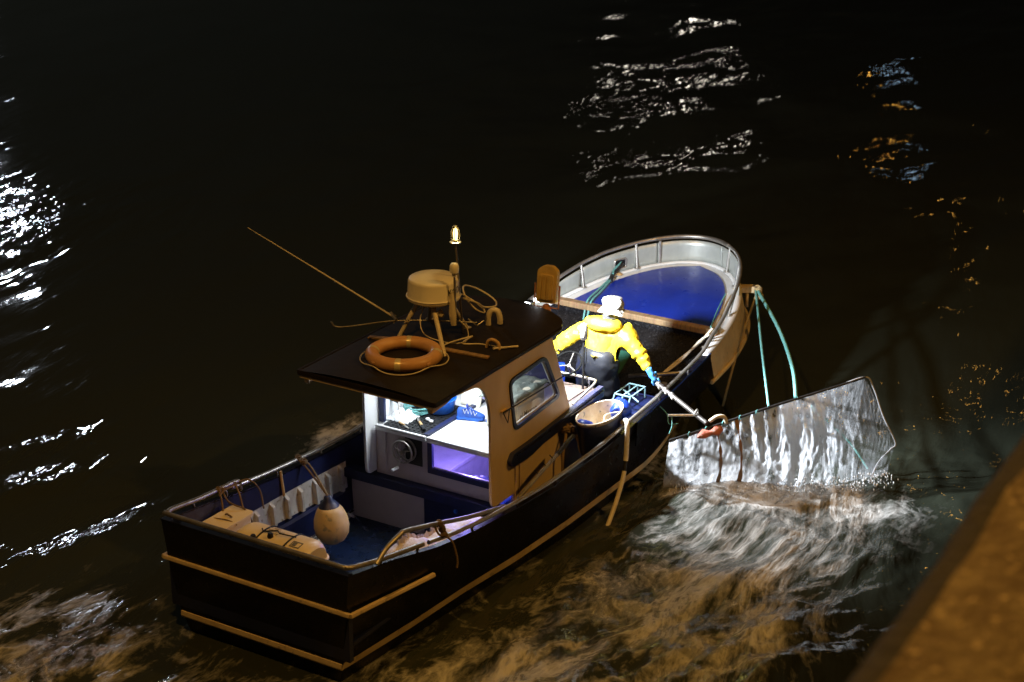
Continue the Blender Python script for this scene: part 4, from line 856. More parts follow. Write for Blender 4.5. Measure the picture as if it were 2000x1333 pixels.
n2 = N.new('ShaderNodeTexNoise'); n2.inputs['Scale'].default_value = 22; n2.inputs['Detail'].default_value = 8; n2.inputs['Roughness'].default_value = .7; L.new(mp2.outputs[0], n2.inputs[0])
mm = N.new('ShaderNodeMath'); mm.operation = 'MULTIPLY'; L.new(n1.outputs[0], mm.inputs[0]); L.new(n2.outputs[0], mm.inputs[1])
wt = N.new('ShaderNodeAttribute'); wt.attribute_name = 'wet'; mw = N.new('ShaderNodeMath'); mw.operation = 'MULTIPLY'; L.new(mm.outputs[0], mw.inputs[0]); L.new(wt.outputs['Fac'], mw.inputs[1])
rp = N.new('ShaderNodeValToRGB'); rp.color_ramp.elements[0].position = .15; rp.color_ramp.elements[0].color = (.07, .07, .07, 1); rp.color_ramp.elements[1].position = .32; rp.color_ramp.elements[1].color = (.88, .88, .88, 1); L.new(mw.outputs[0], rp.inputs[0])
di = N.new('ShaderNodeBsdfDiffuse'); di.inputs[0].default_value = (.75, .75, .78, 1); tr = N.new('ShaderNodeBsdfTranslucent'); tr.inputs[0].default_value = (.92, .93, .97, 1)
a1 = N.new('ShaderNodeMixShader'); a1.inputs[0].default_value = .86; L.new(di.outputs[0], a1.inputs[1]); L.new(tr.outputs[0], a1.inputs[2])
gl = N.new('ShaderNodeBsdfGlossy'); gl.inputs['Roughness'].default_value = .18; gl.inputs[0].default_value = (.9, .9, .9, 1)
bp_ = N.new('ShaderNodeBump'); bp_.inputs['Strength'].default_value = .9; bp_.inputs['Distance'].default_value = .03; L.new(mm.outputs[0], bp_.inputs['Height']); L.new(bp_.outputs[0], gl.inputs['Normal']); L.new(bp_.outputs[0], tr.inputs['Normal'])
a2 = N.new('ShaderNodeMixShader'); a2.inputs[0].default_value = .35; L.new(a1.outputs[0], a2.inputs[1]); L.new(gl.outputs[0], a2.inputs[2])
tp_ = N.new('ShaderNodeBsdfTransparent'); a3 = N.new('ShaderNodeMixShader'); L.new(rp.outputs[0], a3.inputs[0]); L.new(tp_.outputs[0], a3.inputs[1]); L.new(a2.outputs[0], a3.inputs[2]); L.new(a3.outputs[0], N['Material Output'].inputs[0])
def wetattr(o, nu, nv, fn):
    a_ = o.data.attributes.new('wet', 'FLOAT', 'POINT'); a_.data.foreach_set('value', [fn(i/nu, j/nv) for i in range(nu+1) for j in range(nv+1)])
mb = MB(); mb.grid(sheet, 220, 50); ns_ = mb.build('mesh_sheet', NM, nett, smooth=180)
wetattr(ns_, 220, 50, lambda u, v: max(.25, (1.3 if u < .66 else 1.3-(u-.66)*2.6)+.75*math.exp(-((u-.66)/.16)**2-((v-.38)/.16)**2)-(.35*max(0, v-.6) if u > .4 else 0))*(1+.25*noise.noise(Vector((u*5, v*3, 7)))))
mb = MB(); NM2 = NM.copy(); NM2.name = 'wet_sheer_mesh'; NM2.node_tree.nodes[rp.name].color_ramp.elements[0].color = (.10, .10, .10, 1); NM2.node_tree.nodes[rp.name].color_ramp.elements[1].color = (.34, .34, .34, 1)
def side(u, v):
    p = (A1.lerp(D1, u)).lerp(B1.lerp(F1, u), v); return p+Vector((-.6, -.7, 0))*(.05*sin(pi*u)*sin(pi*v)+.006*noise.noise(Vector((u*20, v*6, 1))))
mb.grid(side, 40, 40)
wetattr(mb.build('end_panel', NM2, nett, smooth=180), 40, 40, lambda u, v: .9+.8*max(0, v-.7)*3)
mb = MB(); mb.grid(lambda u, v: (A0+Vector((.0, 0, 0))).lerp(A1, .55+.45*u).lerp((B0.lerp(B1, .55+.45*u))+Vector((.65, .15, -.05)), v), 30, 20); wetattr(mb.build('inner_panel', NM2, nett, smooth=180), 30, 20, lambda u, v: 1.)
fr2 = [A0.lerp(A1, 0)+Vector((0, 0, .0)), A0.lerp(A1, .2), A0.lerp(A1, .5)+Vector((0, 0, .01)), A0.lerp(A1, .8), A1]
mb = MB(); mb.tube(crv(fr2, 6), .014, 8); mb.build('head_tube', M['black'], nett, smooth=60)
mb = MB(); c3 = crv([A1+Vector((-.25, .2, -.055)), A1, A1.lerp(D1, .15)+Vector((.02, -.03, 0)), A1.lerp(D1, .6), D1, D1+Vector((-.05, .03, -.07)), D1.lerp(F1, .6)+Vector((-.1, .1, 0)), F1+Vector((-.3, .1, -.05))], 6); mb.tube(c3, .009, 8)
mb.build('corner_tube', mat('wet_clear_edge', (.42, .43, .46), .25, bump=.2), nett, smooth=60)
for k in range(5):
    u = .10+k*.085; p = A0.lerp(A1, u); mb = MB(); mb.tube([p+Vector((.025*cos(a), .01*sin(a)*0, .025*sin(a))) for a in np.linspace(0, 2*pi, 10, endpoint=False)], .005, 6, closed=True); mb.build('lacing', M['teal'], nett, smooth=60)
for u in (.235, .335):
    mb = MB(); mb.grid(lambda a, v: sheet(u+.012*(a-.5)*(1+noise.noise(Vector((v*6, u, 0)))), v*.80)+Vector((-.62, -.78, 0))*.012, 3, 30); mb.build('tape_strip', mat('wet_brown_strap', (.30, .16, .07), .3, bump=.5, bscale=60) if u < .3 else bpy.data.materials['wet_brown_strap'], nett, smooth=180)
mb = MB(); cc = A0.lerp(A1, .20); ga = (A1-A0).normalized()
mb.lathe([(.001, -.16), (.02, -.15), (.036, -.08), (.028, 0), (.042, .07), (.022, .13), (.001, .14)], cc+Vector((-.03, -.03, -.02)), 20, ga.to_track_quat('Z', 'Y').to_matrix())
for i, v in enumerate(mb.v): mb.v[i] = v+Vector((1, 1, 1))*.03*noise.noise(v*11)+Vector((0, 0, -.04*max(0, noise.noise(v*5))))
mb.build('red_cloth_guard', M['red'], nett, smooth=180)
mb = MB(); mb.tube(crv([cc+Vector((.0, .0, .07)), cc+Vector((.05, -.06, .12)), cc+Vector((.12, -.11, .10)), cc+Vector((.14, -.13, .03))], 5), .022, 8); mb.build('hinge_hook', M['cable'], nett, smooth=60)
# arm that holds the net, with clamps and branch
arm = thing('steel_arm', 'dull brown steel arm reaching from the starboard rail out to the net', 'pole', (5.39, -1.17, .85))
p0 = Vector((5.40, -1.16, .90)); p1 = cc+Vector((-.02, .02, .05))
mb = MB(); mb.tube([p0, p1], .026, 12); mb.build('tube', mat('dull_brown_steel', (.055, .047, .042), .5, .3, bump=.15, color2=(.03, .024, .02), wear=(.12, .11, .10)), arm, smooth=60)
for f in (.03, .17, .30):
    q = p0.lerp(p1, f); mb = MB(); mb.tube([q+Vector((-.02, -.01, .0)), q+Vector((-.06, -.04, -.02))], .012, 8); mb.lathe([(.03, -.015), (.03, .015)], q, 12, (p1-p0).to_track_quat('Z', 'Y').to_matrix()); mb.build('clamp', M['steel'], arm, smooth=50)
q = p0.lerp(p1, .80); mb = MB(); mb.tube([q, q+Vector((-.22, .22, .03))], .014, 10); mb.tube([q+Vector((0, 0, .03))+Vector((.035*cos(a), 0, .035*sin(a))) for a in np.linspace(0, 2*pi, 12, endpoint=False)], .008, 6, closed=True); mb.build('branch', M['steel'], arm, smooth=60)
ropething('thin teal cord from the blue crate along the hull to the net arm', [[(5.25, -1.24, .74), (5.3, -1.34, .62), (5.28, -1.38, .52), (5.42, -1.42, .48)], [q+Vector((-.2, .19, .02)), q+Vector((-.23, .17, -.08)), q+Vector((-.27, .18, -.15))]], .006, 'teal')
# ropes from the stem
SH = SQ+SR @ Vector((.16, 0, .0))
ropething('ochre rope from the stem straight down to the water, nearest the hull', [[SH+Vector((-.02, -.04, 0)), SH.lerp(Vector((7.33, -1.05, -.10)), .5), (7.33, -1.05, -.2)]], .016, 'goldrope', knots=[SH+Vector((0, -.03, .0)), SH+Vector((0, -.05, -.08))])
ropething('thin teal marked rope from the stem to the middle of the net', [[SH, SH.lerp(A0.lerp(A1, .50), .5)+Vector((0, 0, -.03)), A0.lerp(A1, .50)+Vector((0, 0, .02))]], .014, 'teal')
ropething('broad teal strap sagging from the stem to the outer half of the net', [[SH+Vector((.03, 0, 0)), SH.lerp(A0.lerp(A1, .64), .4)+Vector((.12, -.06, -.03)), SH.lerp(A0.lerp(A1, .64), .72)+Vector((.12, -.06, -.06)), A0.lerp(A1, .64)+Vector((0, 0, .02))]], .022, 'teal', cat='strap')
ropething('teal cord inside the far end of the net running down into the water', [[A0.lerp(A1, .72)+Vector((.15, .05, -.2)), Vector((6.35, -3.0, .30)), Vector((6.35, -3.25, .02))]], .012, 'teal')

# ------------------------------------------------------------------ fisherman
man = thing('fisherman', 'person in yellow oilskin jacket, dark overalls and pale hat, back turned, gripping the net arm', 'person', (5.45, -.42, .055))
def skin(name, verts, edges, radii, m, parent, sub=2, root=0):
    me = bpy.data.meshes.new(name); off = Vector(parent.location); me.from_pydata([tuple(Vector(v)-off) for v in verts], edges, [])
    o = bpy.data.objects.new(name, me); COL.objects.link(o)
    md_ = o.modifiers.new('s', 'SKIN'); md_.use_smooth_shade = True
    for i, r in enumerate(radii):
        r = r if isinstance(r, tuple) else (r, r); me.skin_vertices[0].data[i].radius = r
    me.skin_vertices[0].data[root].use_root = True
    s_ = o.modifiers.new('b', 'SUBSURF'); s_.levels = s_.render_levels = sub
    dg = bpy.context.evaluated_depsgraph_get(); dg.update(); nm = bpy.data.meshes.new_from_object(o.evaluated_get(dg))
    bpy.data.objects.remove(o); nm.name = name; nm.materials.clear(); nm.materials.append(m); nm.polygons.foreach_set('use_smooth', [True]*len(nm.polygons))
    o = bpy.data.objects.new(name, nm); COL.objects.link(o); o.parent = parent; return o
def wrinkle(o, amp, sc=8, fn=None):
    for v in o.data.vertices:
        n_ = noise.noise(v.co*sc)+.5*noise.noise(v.co*sc*2.3+Vector((3, 1, 2))); v.co += v.normal*amp*n_
    o.data.update()
pel = Vector((5.40, -.42, .96)); chest = Vector((5.46, -.46, 1.24)); neck = Vector((5.49, -.49, 1.42)); head = Vector((5.53, -.52, 1.56)); top = Vector((5.54, -.525, 1.65))
shL = Vector((5.44, -.26, 1.35)); elL = Vector((5.30, -.02, 1.16)); wrL = Vector((5.33, .14, 1.00)); haL = Vector((5.36, .18, .93))
shR = Vector((5.48, -.68, 1.36)); elR = Vector((5.44, -.93, 1.17)); wrR = Vector((5.40, -1.07, 1.02)); haR = Vector((5.40, -1.125, .945))
hipL = Vector((5.40, -.32, .90)); knL = Vector((5.42, -.27, .50)); anL = Vector((5.36, -.25, .12)); toL = Vector((5.52, -.27, .085))
hipR = Vector((5.40, -.52, .90)); knR = Vector((5.50, -.60, .50)); anR = Vector((5.46, -.66, .12)); toR = Vector((5.62, -.72, .085))
V = [pel, chest, neck, head, top, shL, elL, wrL, haL, shR, elR, wrR, haR, hipL, knL, anL, toL, hipR, knR, anR, toR]
Ed = [(0, 1), (1, 2), (2, 3), (3, 4), (1, 5), (5, 6), (6, 7), (7, 8), (1, 9), (9, 10), (10, 11), (11, 12), (0, 13), (13, 14), (14, 15), (15, 16), (0, 17), (17, 18), (18, 19), (19, 20)]
skin('body', V, Ed, [.13, .14, .055, .092, .06, .06, .045, .032, .035, .06, .045, .032, .035, .09, .06, .045, .045, .09, .06, .045, .045], M['skin'], man)
# face details (turned away to the front and right)
fdir = Vector((.80, -.60, -.12)).normalized(); sdir = fdir.cross(Vector((0, 0, 1))).normalized(); udir = sdir.cross(fdir)
hc_ = head+Vector((0, 0, .0))
mb = MB(); mb.tube([hc_+fdir*.085+udir*.02, hc_+fdir*.108-udir*.015], [.010, .017], 8); mb.build('nose', M['skin'], man, smooth=60)
for s_ in (-1, 1):
    mb = MB(); mb.lathe([(.001, -.012), (.012, 0), (.001, .012)], hc_+fdir*.083+sdir*.032*s_+udir*.025, 10); mb.build('eye', M['white'], man, smooth=60)
    mb = MB(); mb.lathe([(.001, -.03), (.016, -.02), (.02, 0), (.016, .02), (.001, .03)], hc_+sdir*.09*s_-fdir*.01, 12, None, .6, 1); mb.build('ear', M['skin'], man, smooth=60)
mb = MB(); mb.tube([hc_+fdir*.088-udir*.045-sdir*.02, hc_+fdir*.092-udir*.047, hc_+fdir*.088-udir*.045+sdir*.02], .005, 6); mb.build('mouth', M['red'], man, smooth=60)
mb = MB(); mb.lathe([(.088, -.06), (.098, -.02), (.098, .03), (.09, .06)], hc_-fdir*.008, 24, None, 1, 1, cap=False); mb.build('hair', M['grey'], man, smooth=60)
mb = MB(); mb.lathe([(.055, -.085), (.075, -.07), (.082, -.02), (.07, .02)], hc_+Vector((.0, 0, -.035)), 20, None, 1, 1, cap=False); mb.build('neck_scarf', M['grey'], man, smooth=60)
# hat: soft bucket hat
Rh = Matrix.Rotation(.10, 3, 'Y') @ Matrix.Rotation(.06, 3, 'X')
mb = MB(); mb.lathe([(.145, -.015), (.148, -.005), (.120, .022), (.108, .035), (.106, .07), (.106, .095), (.100, .125), (.085, .145), (.05, .155), (.001, .157)], hc_+Vector((0, 0, .012)), 48, Rh)
for i, v in enumerate(mb.v): d = (v-hc_); mb.v[i] = v+Vector((d.x, d.y, 0))*.35*noise.noise(v*16)+Vector((0, 0, .012*noise.noise(v*11)))
mb.build('hat', M['hat'], man, smooth=60)
# jacket
JV = [Vector((5.43, -.44, 1.10)), Vector((5.44, -.45, 1.16)), Vector((5.47, -.47, 1.29)), Vector((5.485, -.485, 1.38)), shL, shL.lerp(elL, .5)+Vector((0, 0, .02)), elL, wrL, shR, shR.lerp(elR, .5)+Vector((0, 0, .02)), elR, wrR+Vector((.01, .015, .015))]
j = skin('jacket', JV, [(0, 1), (1, 2), (2, 3), (2, 4), (4, 5), (5, 6), (6, 7), (2, 8), (8, 9), (9, 10), (10, 11)], [(.20, .145), (.20, .145), (.19, .14), .09, .105, .098, .088, .062, .105, .098, .086, .058], M['jacket'], man, 3, 1)
wrinkle(j, .014, 11)
for v in j.data.vertices:
    p = v.co*7; v.co -= v.normal*.018*max(0, 1-9*abs(noise.noise(p+Vector((1, 5, 2)))))**1.5
for v in j.data.vertices:   # ruckles on the sleeves
    p = v.co+man.location
    for a_, b_ in ((shR, wrR), (shL, wrL)):
        d = b_-a_; t_ = (p-a_).dot(d)/d.length_squared
        if .25 < t_ < 1.05 and (p-a_-d*t_).length < .16: v.co += v.normal*.006*sin(t_*34+3*noise.noise(p*6))*min(1, (t_-.25)*3)
# hood lying on the shoulders
mb = MB(); hcn = Vector((5.455, -.475, 1.445))
def hood(u, v):
    a = 2*pi*u; r0 = .135+.012*sin(3*a+1); b_ = 2*pi*v; q = .050+.026*max(0, -cos(a-.2))
    return hcn+Vector(((r0+q*cos(b_))*cos(a)*.92, (r0+q*cos(b_))*sin(a)*1.12, q*.95*sin(b_)-.02*cos(a)+.012*noise.noise(Vector((cos(a)*3, sin(a)*3, v*2)))))
mb.grid(hood, 48, 16); mb.build('hood', M['jacket'], man, smooth=180)
# bib overalls: trunk, back panel and two legs
OV = [Vector((5.40, -.42, .92)), Vector((5.425, -.435, 1.06)), Vector((5.448, -.452, 1.20)), hipL+Vector((0, .01, -.06)), knL, anL+Vector((0, 0, .05)), hipR+Vector((0, -.01, -.06)), knR, anR+Vector((0, 0, .05))]
ov_ = skin('overalls', OV, [(0, 1), (1, 2), (0, 3), (3, 4), (4, 5), (0, 6), (6, 7), (7, 8)], [(.24, .18), (.252, .20), (.248, .20), .145, .115, .10, .145, .115, .10], M['overall'], man, 3, 0)
wrinkle(ov_, .016, 9)
for s_ in (-1, 1):
    mb = MB(); pts = crv([(5.27, -.45+s_*.09, 1.17), (5.275, -.46+s_*.10, 1.27), (5.36, -.475+s_*.12, 1.39), (5.48, -.48+s_*.13, 1.42)], 5)
    an_, to_ = (anL, toL) if s_ > 0 else (anR, toR)
    bt_ = MB(); d = (to_-an_).normalized()
    bt_.tube([an_+Vector((0, 0, .12)), an_+Vector((0, 0, .02)), an_+Vector((0, 0, -.02))], [.075, .062, .06], 14); bt_.tube([an_-d*.03+Vector((0, 0, -.02)), an_+d*.08+Vector((0, 0, -.015)), to_+d*.04], [.055, .052, .045], 14, flat=.9); bt_.build('boot', M['deepblue'], man, smooth=60)
# gloves with five fingers each
def glove(wr, ha, grip, side):
    d = (ha-wr).normalized(); gdir = Vector(grip).normalized(); acr = d.cross(gdir).normalized()
    vs = [wr-d*.05, wr, ha, ha+d*.035]; ed = [(0, 1), (1, 2), (2, 3)]; rr = [.045, .040, (.046, .032), (.042, .026)]
    g_ = skin('glove', vs, ed, rr, M['glove'], man, 2); wrinkle(g_, .007, 30)
    for k in range(4):
        o_ = (k-1.5)*.023; ln = [.85, 1, .95, .75][k]
        k0 = ha+d*.03+acr*o_; k1 = k0+d*.030*ln+gdir*.010; k2 = k1+d*.004+gdir*.034*ln; k3 = k2-d*.024*ln+gdir*.012
        skin('finger', [k0-d*.02, k0, k1, k2, k3], [(0, 1), (1, 2), (2, 3), (3, 4)], [.012, .0125, .012, .011, .009], M['glove'], man, 1)
    t0 = wr+d*.03+acr*.038*side; skin('thumb', [t0, t0+acr*.014*side+d*.02+gdir*.012, t0+d*.035+gdir*.034, t0+d*.045+gdir*.052-acr*.012*side], [(0, 1), (1, 2), (2, 3)], [.014, .013, .012, .009], M['glove'], man, 1)
glove(wrR, haR, (.55, .25, -.3), 1)
glove(wrL, haL, (.6, -.2, -.4), -1)

# ------------------------------------------------------------------ quay wall along the starboard side
qw = thing('quay_wall', 'sandy concrete quay wall edge, blurred, at the lower right', 'wall', (0, -9, 0))
CM = mat('sandy_concrete', (.33, .26, .15), .9, bump=1, bscale=30, color2=(.15, .105, .06), nscale=9, wear=(.62, .48, .28), spec=.2)
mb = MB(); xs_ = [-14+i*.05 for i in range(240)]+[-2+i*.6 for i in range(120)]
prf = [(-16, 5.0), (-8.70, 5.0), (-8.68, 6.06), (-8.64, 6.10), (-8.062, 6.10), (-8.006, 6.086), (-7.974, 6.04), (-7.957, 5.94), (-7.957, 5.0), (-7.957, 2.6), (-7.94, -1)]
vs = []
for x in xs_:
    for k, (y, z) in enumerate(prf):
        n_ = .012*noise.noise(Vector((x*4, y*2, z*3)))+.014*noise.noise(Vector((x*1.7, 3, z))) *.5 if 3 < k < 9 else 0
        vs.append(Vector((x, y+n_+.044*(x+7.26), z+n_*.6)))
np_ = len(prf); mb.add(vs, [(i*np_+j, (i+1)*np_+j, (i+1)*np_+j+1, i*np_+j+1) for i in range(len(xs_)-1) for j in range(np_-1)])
mb.mi = [1 if (k % (np_-1)) >= 4 else 0 for k in range(len(mb.f))]  # river edge and face coloured dark to stand in for shade
mb.build('masonry', [CM, mat('edge_shade_concrete', (.030, .022, .016), .8, bump=1, bscale=20, color2=(.012, .009, .007), nscale=8)], qw, smooth=60)

# ------------------------------------------------------------------ water
def axis(segs):
    out = [segs[0][0]]
    for a, b_, st in segs:
        k = max(1, int(round((b_-a)/st))); out += [a+(b_-a)*(i+1)/k for i in range(k)]
    return np.array(out)
AX = axis([(-14, -4, .25), (-4, 9.5, .045), (9.5, 20, .12), (20, 45, .35), (45, 220, 3)])
AY = axis([(-9, -5.5, .12), (-5.5, 3.5, .045), (3.5, 12, .12), (12, 40, .4), (40, 220, 4)])
XX, YY = np.meshgrid(AX, AY, indexing='ij')
rs = np.random.RandomState(3)
def vnoise(x, y, seed):
    r = np.random.RandomState(seed); tab = r.rand(256, 256); xi = np.floor(x).astype(int); yi = np.floor(y).astype(int); fx = x-xi; fy = y-yi
    fx = fx*fx*(3-2*fx); fy = fy*fy*(3-2*fy); a = tab[xi % 256, yi % 256]; b = tab[(xi+1) % 256, yi % 256]; c = tab[xi % 256, (yi+1) % 256]; d = tab[(xi+1) % 256, (yi+1) % 256]
    return (a*(1-fx)+b*fx)*(1-fy)+(c*(1-fx)+d*fx)*fy-.5
def fbm(x, y, seed, o=4):
    s = 0; a = 1
    for k in range(o): s = s+a*vnoise(x, y, seed+k); x = x*2.03+7; y = y*2.03+3; a *= .5
    return s
def gauss(x0, y0, sx, sy, ang=0):
    c, s = cos(ang), sin(ang); u = (XX-x0)*c+(YY-y0)*s; v = -(XX-x0)*s+(YY-y0)*c; return np.exp(-(u/sx)**2-(v/sy)**2)
# warp so crests bend
wx = XX+1.1*fbm(XX*.22, YY*.22, 20, 2); wy = YY+1.1*fbm(XX*.22+9, YY*.22, 30, 2)
Z = .075*fbm(wx*.30, wy*.5, 1, 3)+.016*fbm(wx*.9, wy*1.9, 5, 3)
def ridge(x0, y0, x1, y1, wd):
    # soft elongated crest between two points
    d = np.array([x1-x0, y1-y0]); l = np.hypot(*d); d = d/l; u = (XX-x0)*d[0]+(YY-y0)*d[1]; v = -(XX-x0)*d[1]+(YY-y0)*d[0]
    v = v+.25*fbm(u*.8, v*.3, 77, 2); return np.exp(-(v/wd)**2)/(1+np.exp(-(u)/.3))/(1+np.exp((u-l)/.3))
wake = np.clip(1.25*gauss(4.0, -3.0, 3.2, 1.4, .12)+1.0*gauss(1.0, -2.8, 3.2, 1.5, .0)+.8*gauss(-2.2, .2, 1.6, 2.0)+.4*gauss(2.6, 1.9, 1.6, .35, .05), 0, 1)
tur = fbm(wx*1.6+YY*.5, wy*2.8, 40, 5)
Z += wake*(.11*tur+.05*(1-2*np.abs(fbm(wx*1.9, wy*3.6, 50, 4))))
Z += .10*gauss(4.6, -2.6, .5, 1.1, -.6)-.07*gauss(4.0, -3.0, .45, 1.2, -.6)+.05*gauss(3.2, -3.5, .5, 1.4, -.6)
RG = 1.0*ridge(-.6, 5.0, 2.6, 3.95, .30)+1.0*ridge(-1.6, 3.9, 1.9, 2.5, .32)+.9*ridge(-1.3, 1.7, .3, 1.35, .25)+.5*ridge(.4, 5.6, 3.5, 4.6, .2)+.4*ridge(2.6, 3.6, 5.2, 3.0, .2)
Z += .05*RG*(1+fbm(wx*2, wy*4, 60, 3))
sm = lambda a: np.clip(a, 0, 1)
RO = np.clip(.17+.8*wake+1.1*RG+.34*np.clip(gauss(22.5, 7.4, 4.5, 1.2, -.03)+.8*gauss(19.3, 6.2, 2.2, 1.4, .2)+.7*gauss(16.3, 5.0, 1.6, .9)+.5*gauss(19, 3.2, 2.5, .8), 0, 1)*sm(.45+3.0*fbm(XX*.45, YY*.9, 81, 3))+.6*gauss(8.4, 12.2, 2.0, 3.2, .5)+.14*gauss(19, 0.5, 8, 2.4)*sm(3*fbm(XX*.5, YY*.8, 85, 3))+.15*gauss(3.6, 5.2, 2.2, 1.6)+.9*gauss(4.75, -4.1, .28, .22), 0, 1.2)
hd_ = np.clip((np.abs(YY)-1.2)/.5, .25, 1)*(XX < 9)*(XX > -.2)+((XX >= 9) | (XX <= -.2))
Z = Z*hd_-.115
far = np.clip((np.hypot(XX-3, YY)-60)/60, 0, 1); Z = Z*(1-far)-.115*far
# streak coordinates are sheared with the current in the shader; foam amount as an attribute
FO = np.clip(1.0*gauss(5.35, -2.4, .40, 1.15, .45)+.40*gauss(4.4, -3.0, 1.3, 1.1, .3)+.52*gauss(3.0, -2.9, 2.2, 1.25, .15)+.85*gauss(.6, -1.9, 1.9, .75, .0)+.62*gauss(1.2, -3.6, 2.2, .9)+.85*gauss(-1.1, -.2, 1.2, 1.7)+.78*gauss(-1.6, 1.8, 1.9, .9, .2)+1.0*gauss(4.15, 2.35, .38, .22, .0)+.55*gauss(4.9, 2.3, 1.0, .35, .0)+.5*gauss(2.8, 2.0, 1.1, .3, .1)+.5*gauss(5.6, -3.6, .8, .5), 0, 1)
hull_b = np.array([hb(float(min(max(x, 0), 8.45)), -.03) if -.02 < x < 8.5 else -1 for x in AX])
inside = (np.abs(YY) < (hull_b[:, None]-.05)) & (XX > .16)
# foam line against the hull
dist = np.abs(YY)-hull_b[:, None]; near = np.where((XX > -.1) & (XX < 8.5) & (dist > -.1), np.exp(-(np.clip(dist, 0, 9)/.10)**2), 0)
FO = np.clip(FO+.35*near, 0, 1)
nx, ny = XX.shape
co = np.stack([XX, YY, Z], -1).reshape(-1, 3)
I = np.arange(nx*ny).reshape(nx, ny); quads = np.stack([I[:-1, :-1], I[1:, :-1], I[1:, 1:], I[:-1, 1:]], -1)
ok = ~(inside[:-1, :-1] & inside[1:, :-1] & inside[1:, 1:] & inside[:-1, 1:]); quads = quads[ok]
used = np.zeros(nx*ny, bool); used[quads.ravel()] = True; remap = np.cumsum(used)-1; co = co[used]; quads = remap[quads]
me = bpy.data.meshes.new('water'); me.vertices.add(len(co)); me.vertices.foreach_set('co', co.ravel())
me.loops.add(quads.size); me.loops.foreach_set('vertex_index', quads.ravel().astype(np.int32)); me.polygons.add(len(quads)); me.polygons.foreach_set('loop_start', np.arange(0, quads.size, 4, dtype=np.int32)); me.polygons.foreach_set('use_smooth', np.ones(len(quads), bool))
me.update(calc_edges=True)
CW = gauss(4.9, -2.7, .9, 1.0)
for nm_, arr in (('rough', RO), ('cross', YY-.3*(XX-5.4)*CW-.25*(XX-2)*gauss(3.5, -4, 2.5, 1)), ('along', XX*1.0+.2*YY*CW)):
    at = me.attributes.new(nm_, 'FLOAT', 'POINT'); at.data.foreach_set('value', arr.ravel()[used].astype(np.float32))
at = me.attributes.new('foam', 'FLOAT', 'POINT'); at.data.foreach_set('value', FO.ravel()[used].astype(np.float32))
WM = bpy.data.materials.new('dark_river_water'); WM.use_nodes = True; T = WM.node_tree; N = T.nodes; L = T.links; p = N['Principled BSDF']
def att(nm_):
    q = N.new('ShaderNodeAttribute'); q.attribute_name = nm_; return q.outputs['Fac']
cmb = N.new('ShaderNodeCombineXYZ'); L.new(att('along'), cmb.inputs[0]); L.new(att('cross'), cmb.inputs[1])
def wnoise(scale, stretch, detail=6, rough=.6, dist=0, rot=0, src=None):
    m0 = N.new('ShaderNodeVectorRotate'); m0.rotation_type = 'Z_AXIS'; m0.inputs['Angle'].default_value = rot; L.new((src or cmb.outputs[0]), m0.inputs['Vector'])
    m_ = N.new('ShaderNodeMapping'); m_.inputs['Scale'].default_value = stretch; L.new(m0.outputs[0], m_.inputs[0])
    n_ = N.new('ShaderNodeTexNoise'); n_.inputs['Scale'].default_value = scale; n_.inputs['Detail'].default_value = detail; n_.inputs['Roughness'].default_value = rough; n_.inputs['Distortion'].default_value = dist
    L.new(m_.outputs[0], n_.inputs['Vector']); return n_
def math_(op, a, b=None, c=None, clamp=False):
    m_ = N.new('ShaderNodeMath'); m_.operation = op; m_.use_clamp = clamp
    for i, q in enumerate((a, b, c)):
        if q is None: continue
        if isinstance(q, (int, float)): m_.inputs[i].default_value = q
        else: L.new(q, m_.inputs[i])
    return m_.outputs[0]
fa = att('foam'); ro = att('rough')
# bend the coordinates so that foam threads curl
wn = wnoise(1.1, (.6, 1, 1), 3, .5); vs_ = N.new('ShaderNodeVectorMath'); vs_.operation = 'MULTIPLY_ADD'; L.new(wn.outputs['Color'], vs_.inputs[0]); vs_.inputs[1].default_value = (.9, .55, 0); L.new(cmb.outputs[0], vs_.inputs[2])
W_ = vs_.outputs[0]
f0 = wnoise(.55, (.8, 1, 1), 5, .6, .3, 0, W_); f1 = wnoise(1.15, (.62, 1.15, 1), 6, .58, 1.2, 0, W_); f2 = wnoise(4.6, (.52, 1.1, 1), 6, .68, .6, 0, W_); f3 = wnoise(16, (.6, 1, 1), 4, .7, 0, 0, W_)
rg = math_('SUBTRACT', 1.0, math_('MULTIPLY', math_('ABSOLUTE', math_('SUBTRACT', f1.outputs[0], .5)), 8.5), clamp=True)
rg = math_('POWER', rg, 1.6)
mixd = math_('ADD', math_('MULTIPLY', rg, .26), math_('ADD', math_('MULTIPLY', f2.outputs[0], .74), math_('ADD', math_('MULTIPLY', f0.outputs[0], 1.15), math_('MULTIPLY', f3.outputs[0], .50))))
fo_ = math_('ADD', mixd, math_('MULTIPLY', fa, .50))
foam = math_('MULTIPLY', math_('SUBTRACT', fo_, 1.55), 2.2, clamp=True)
foam = math_('MULTIPLY', foam, math_('MULTIPLY', fa, 2.2, clamp=True), clamp=True)
foam = math_('POWER', foam, 1.25)
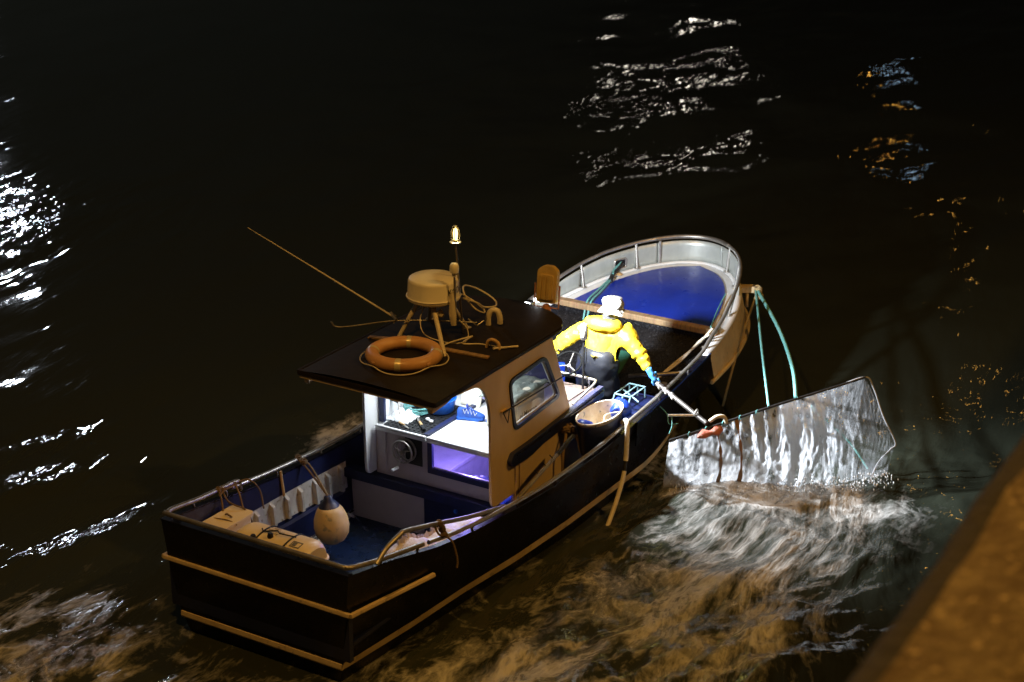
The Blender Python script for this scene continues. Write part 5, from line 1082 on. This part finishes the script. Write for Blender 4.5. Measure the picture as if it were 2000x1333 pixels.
cr_ = N.new('ShaderNodeMix'); cr_.data_type = 'RGBA'; L.new(foam, cr_.inputs[0]); cr_.inputs[6].default_value = (.026, .030, .021, 1); cr_.inputs[7].default_value = (.50, .49, .47, 1)
L.new(cr_.outputs[2], p.inputs['Base Color'])
L.new(math_('MULTIPLY_ADD', foam, .5, .035), p.inputs['Roughness']); p.inputs['IOR'].default_value = 1.33
b1 = wnoise(1.15, (.42, 1.2, 1), 2.2, .5, .5, -.2); b2 = wnoise(4.2, (.26, 1.2, 1), 3, .55, .3, -.25); b3 = wnoise(11, (.5, 1.1, 1), 4, .6, .3, -.2)
bh = math_('ADD', math_('MULTIPLY', b2.outputs[0], .30), math_('ADD', b1.outputs[0], math_('MULTIPLY', foam, .10)))
bh = math_('ADD', bh, math_('MULTIPLY', b3.outputs[0], math_('MULTIPLY', fa, .16)))
bm_ = N.new('ShaderNodeBump'); L.new(math_('MULTIPLY', ro, .9, clamp=True), bm_.inputs['Strength']); bm_.inputs['Distance'].default_value = .13; L.new(bh, bm_.inputs['Height']); L.new(bm_.outputs[0], p.inputs['Normal'])
me.materials.append(WM); wo = bpy.data.objects.new('water', me); COL.objects.link(wo); wo['kind'] = 'structure'

mb = MB(); rn = random.Random(11)
for k in range(900):
    u = rn.random()**.9; p = sheet(u, .90+.12*rn.random())+Vector((-.62, -.78, 0))*abs(rn.gauss(.05, .12)); p.z = -.10+abs(rn.gauss(0, .07)); r_ = rn.uniform(.003, .010); l_ = rn.uniform(.01, .05)
    d_ = Vector((-.4+.3*rn.random(), -.3, -1)).normalized(); c_ = [p-d_*l_*.5, p+d_*l_*.5]
    a_ = Vector((r_, 0, 0)); b_ = Vector((0, r_, 0)); mb.add([c_[0], p+a_, p+b_, p-a_, p-b_, c_[1]], [(0, 1, 2), (0, 2, 3), (0, 3, 4), (0, 4, 1), (5, 2, 1), (5, 3, 2), (5, 4, 3), (5, 1, 4)])
o = mb.build('spray', mat('white_water_spray', (.85, .86, .88), .15), None, smooth=180); o['kind'] = 'stuff'
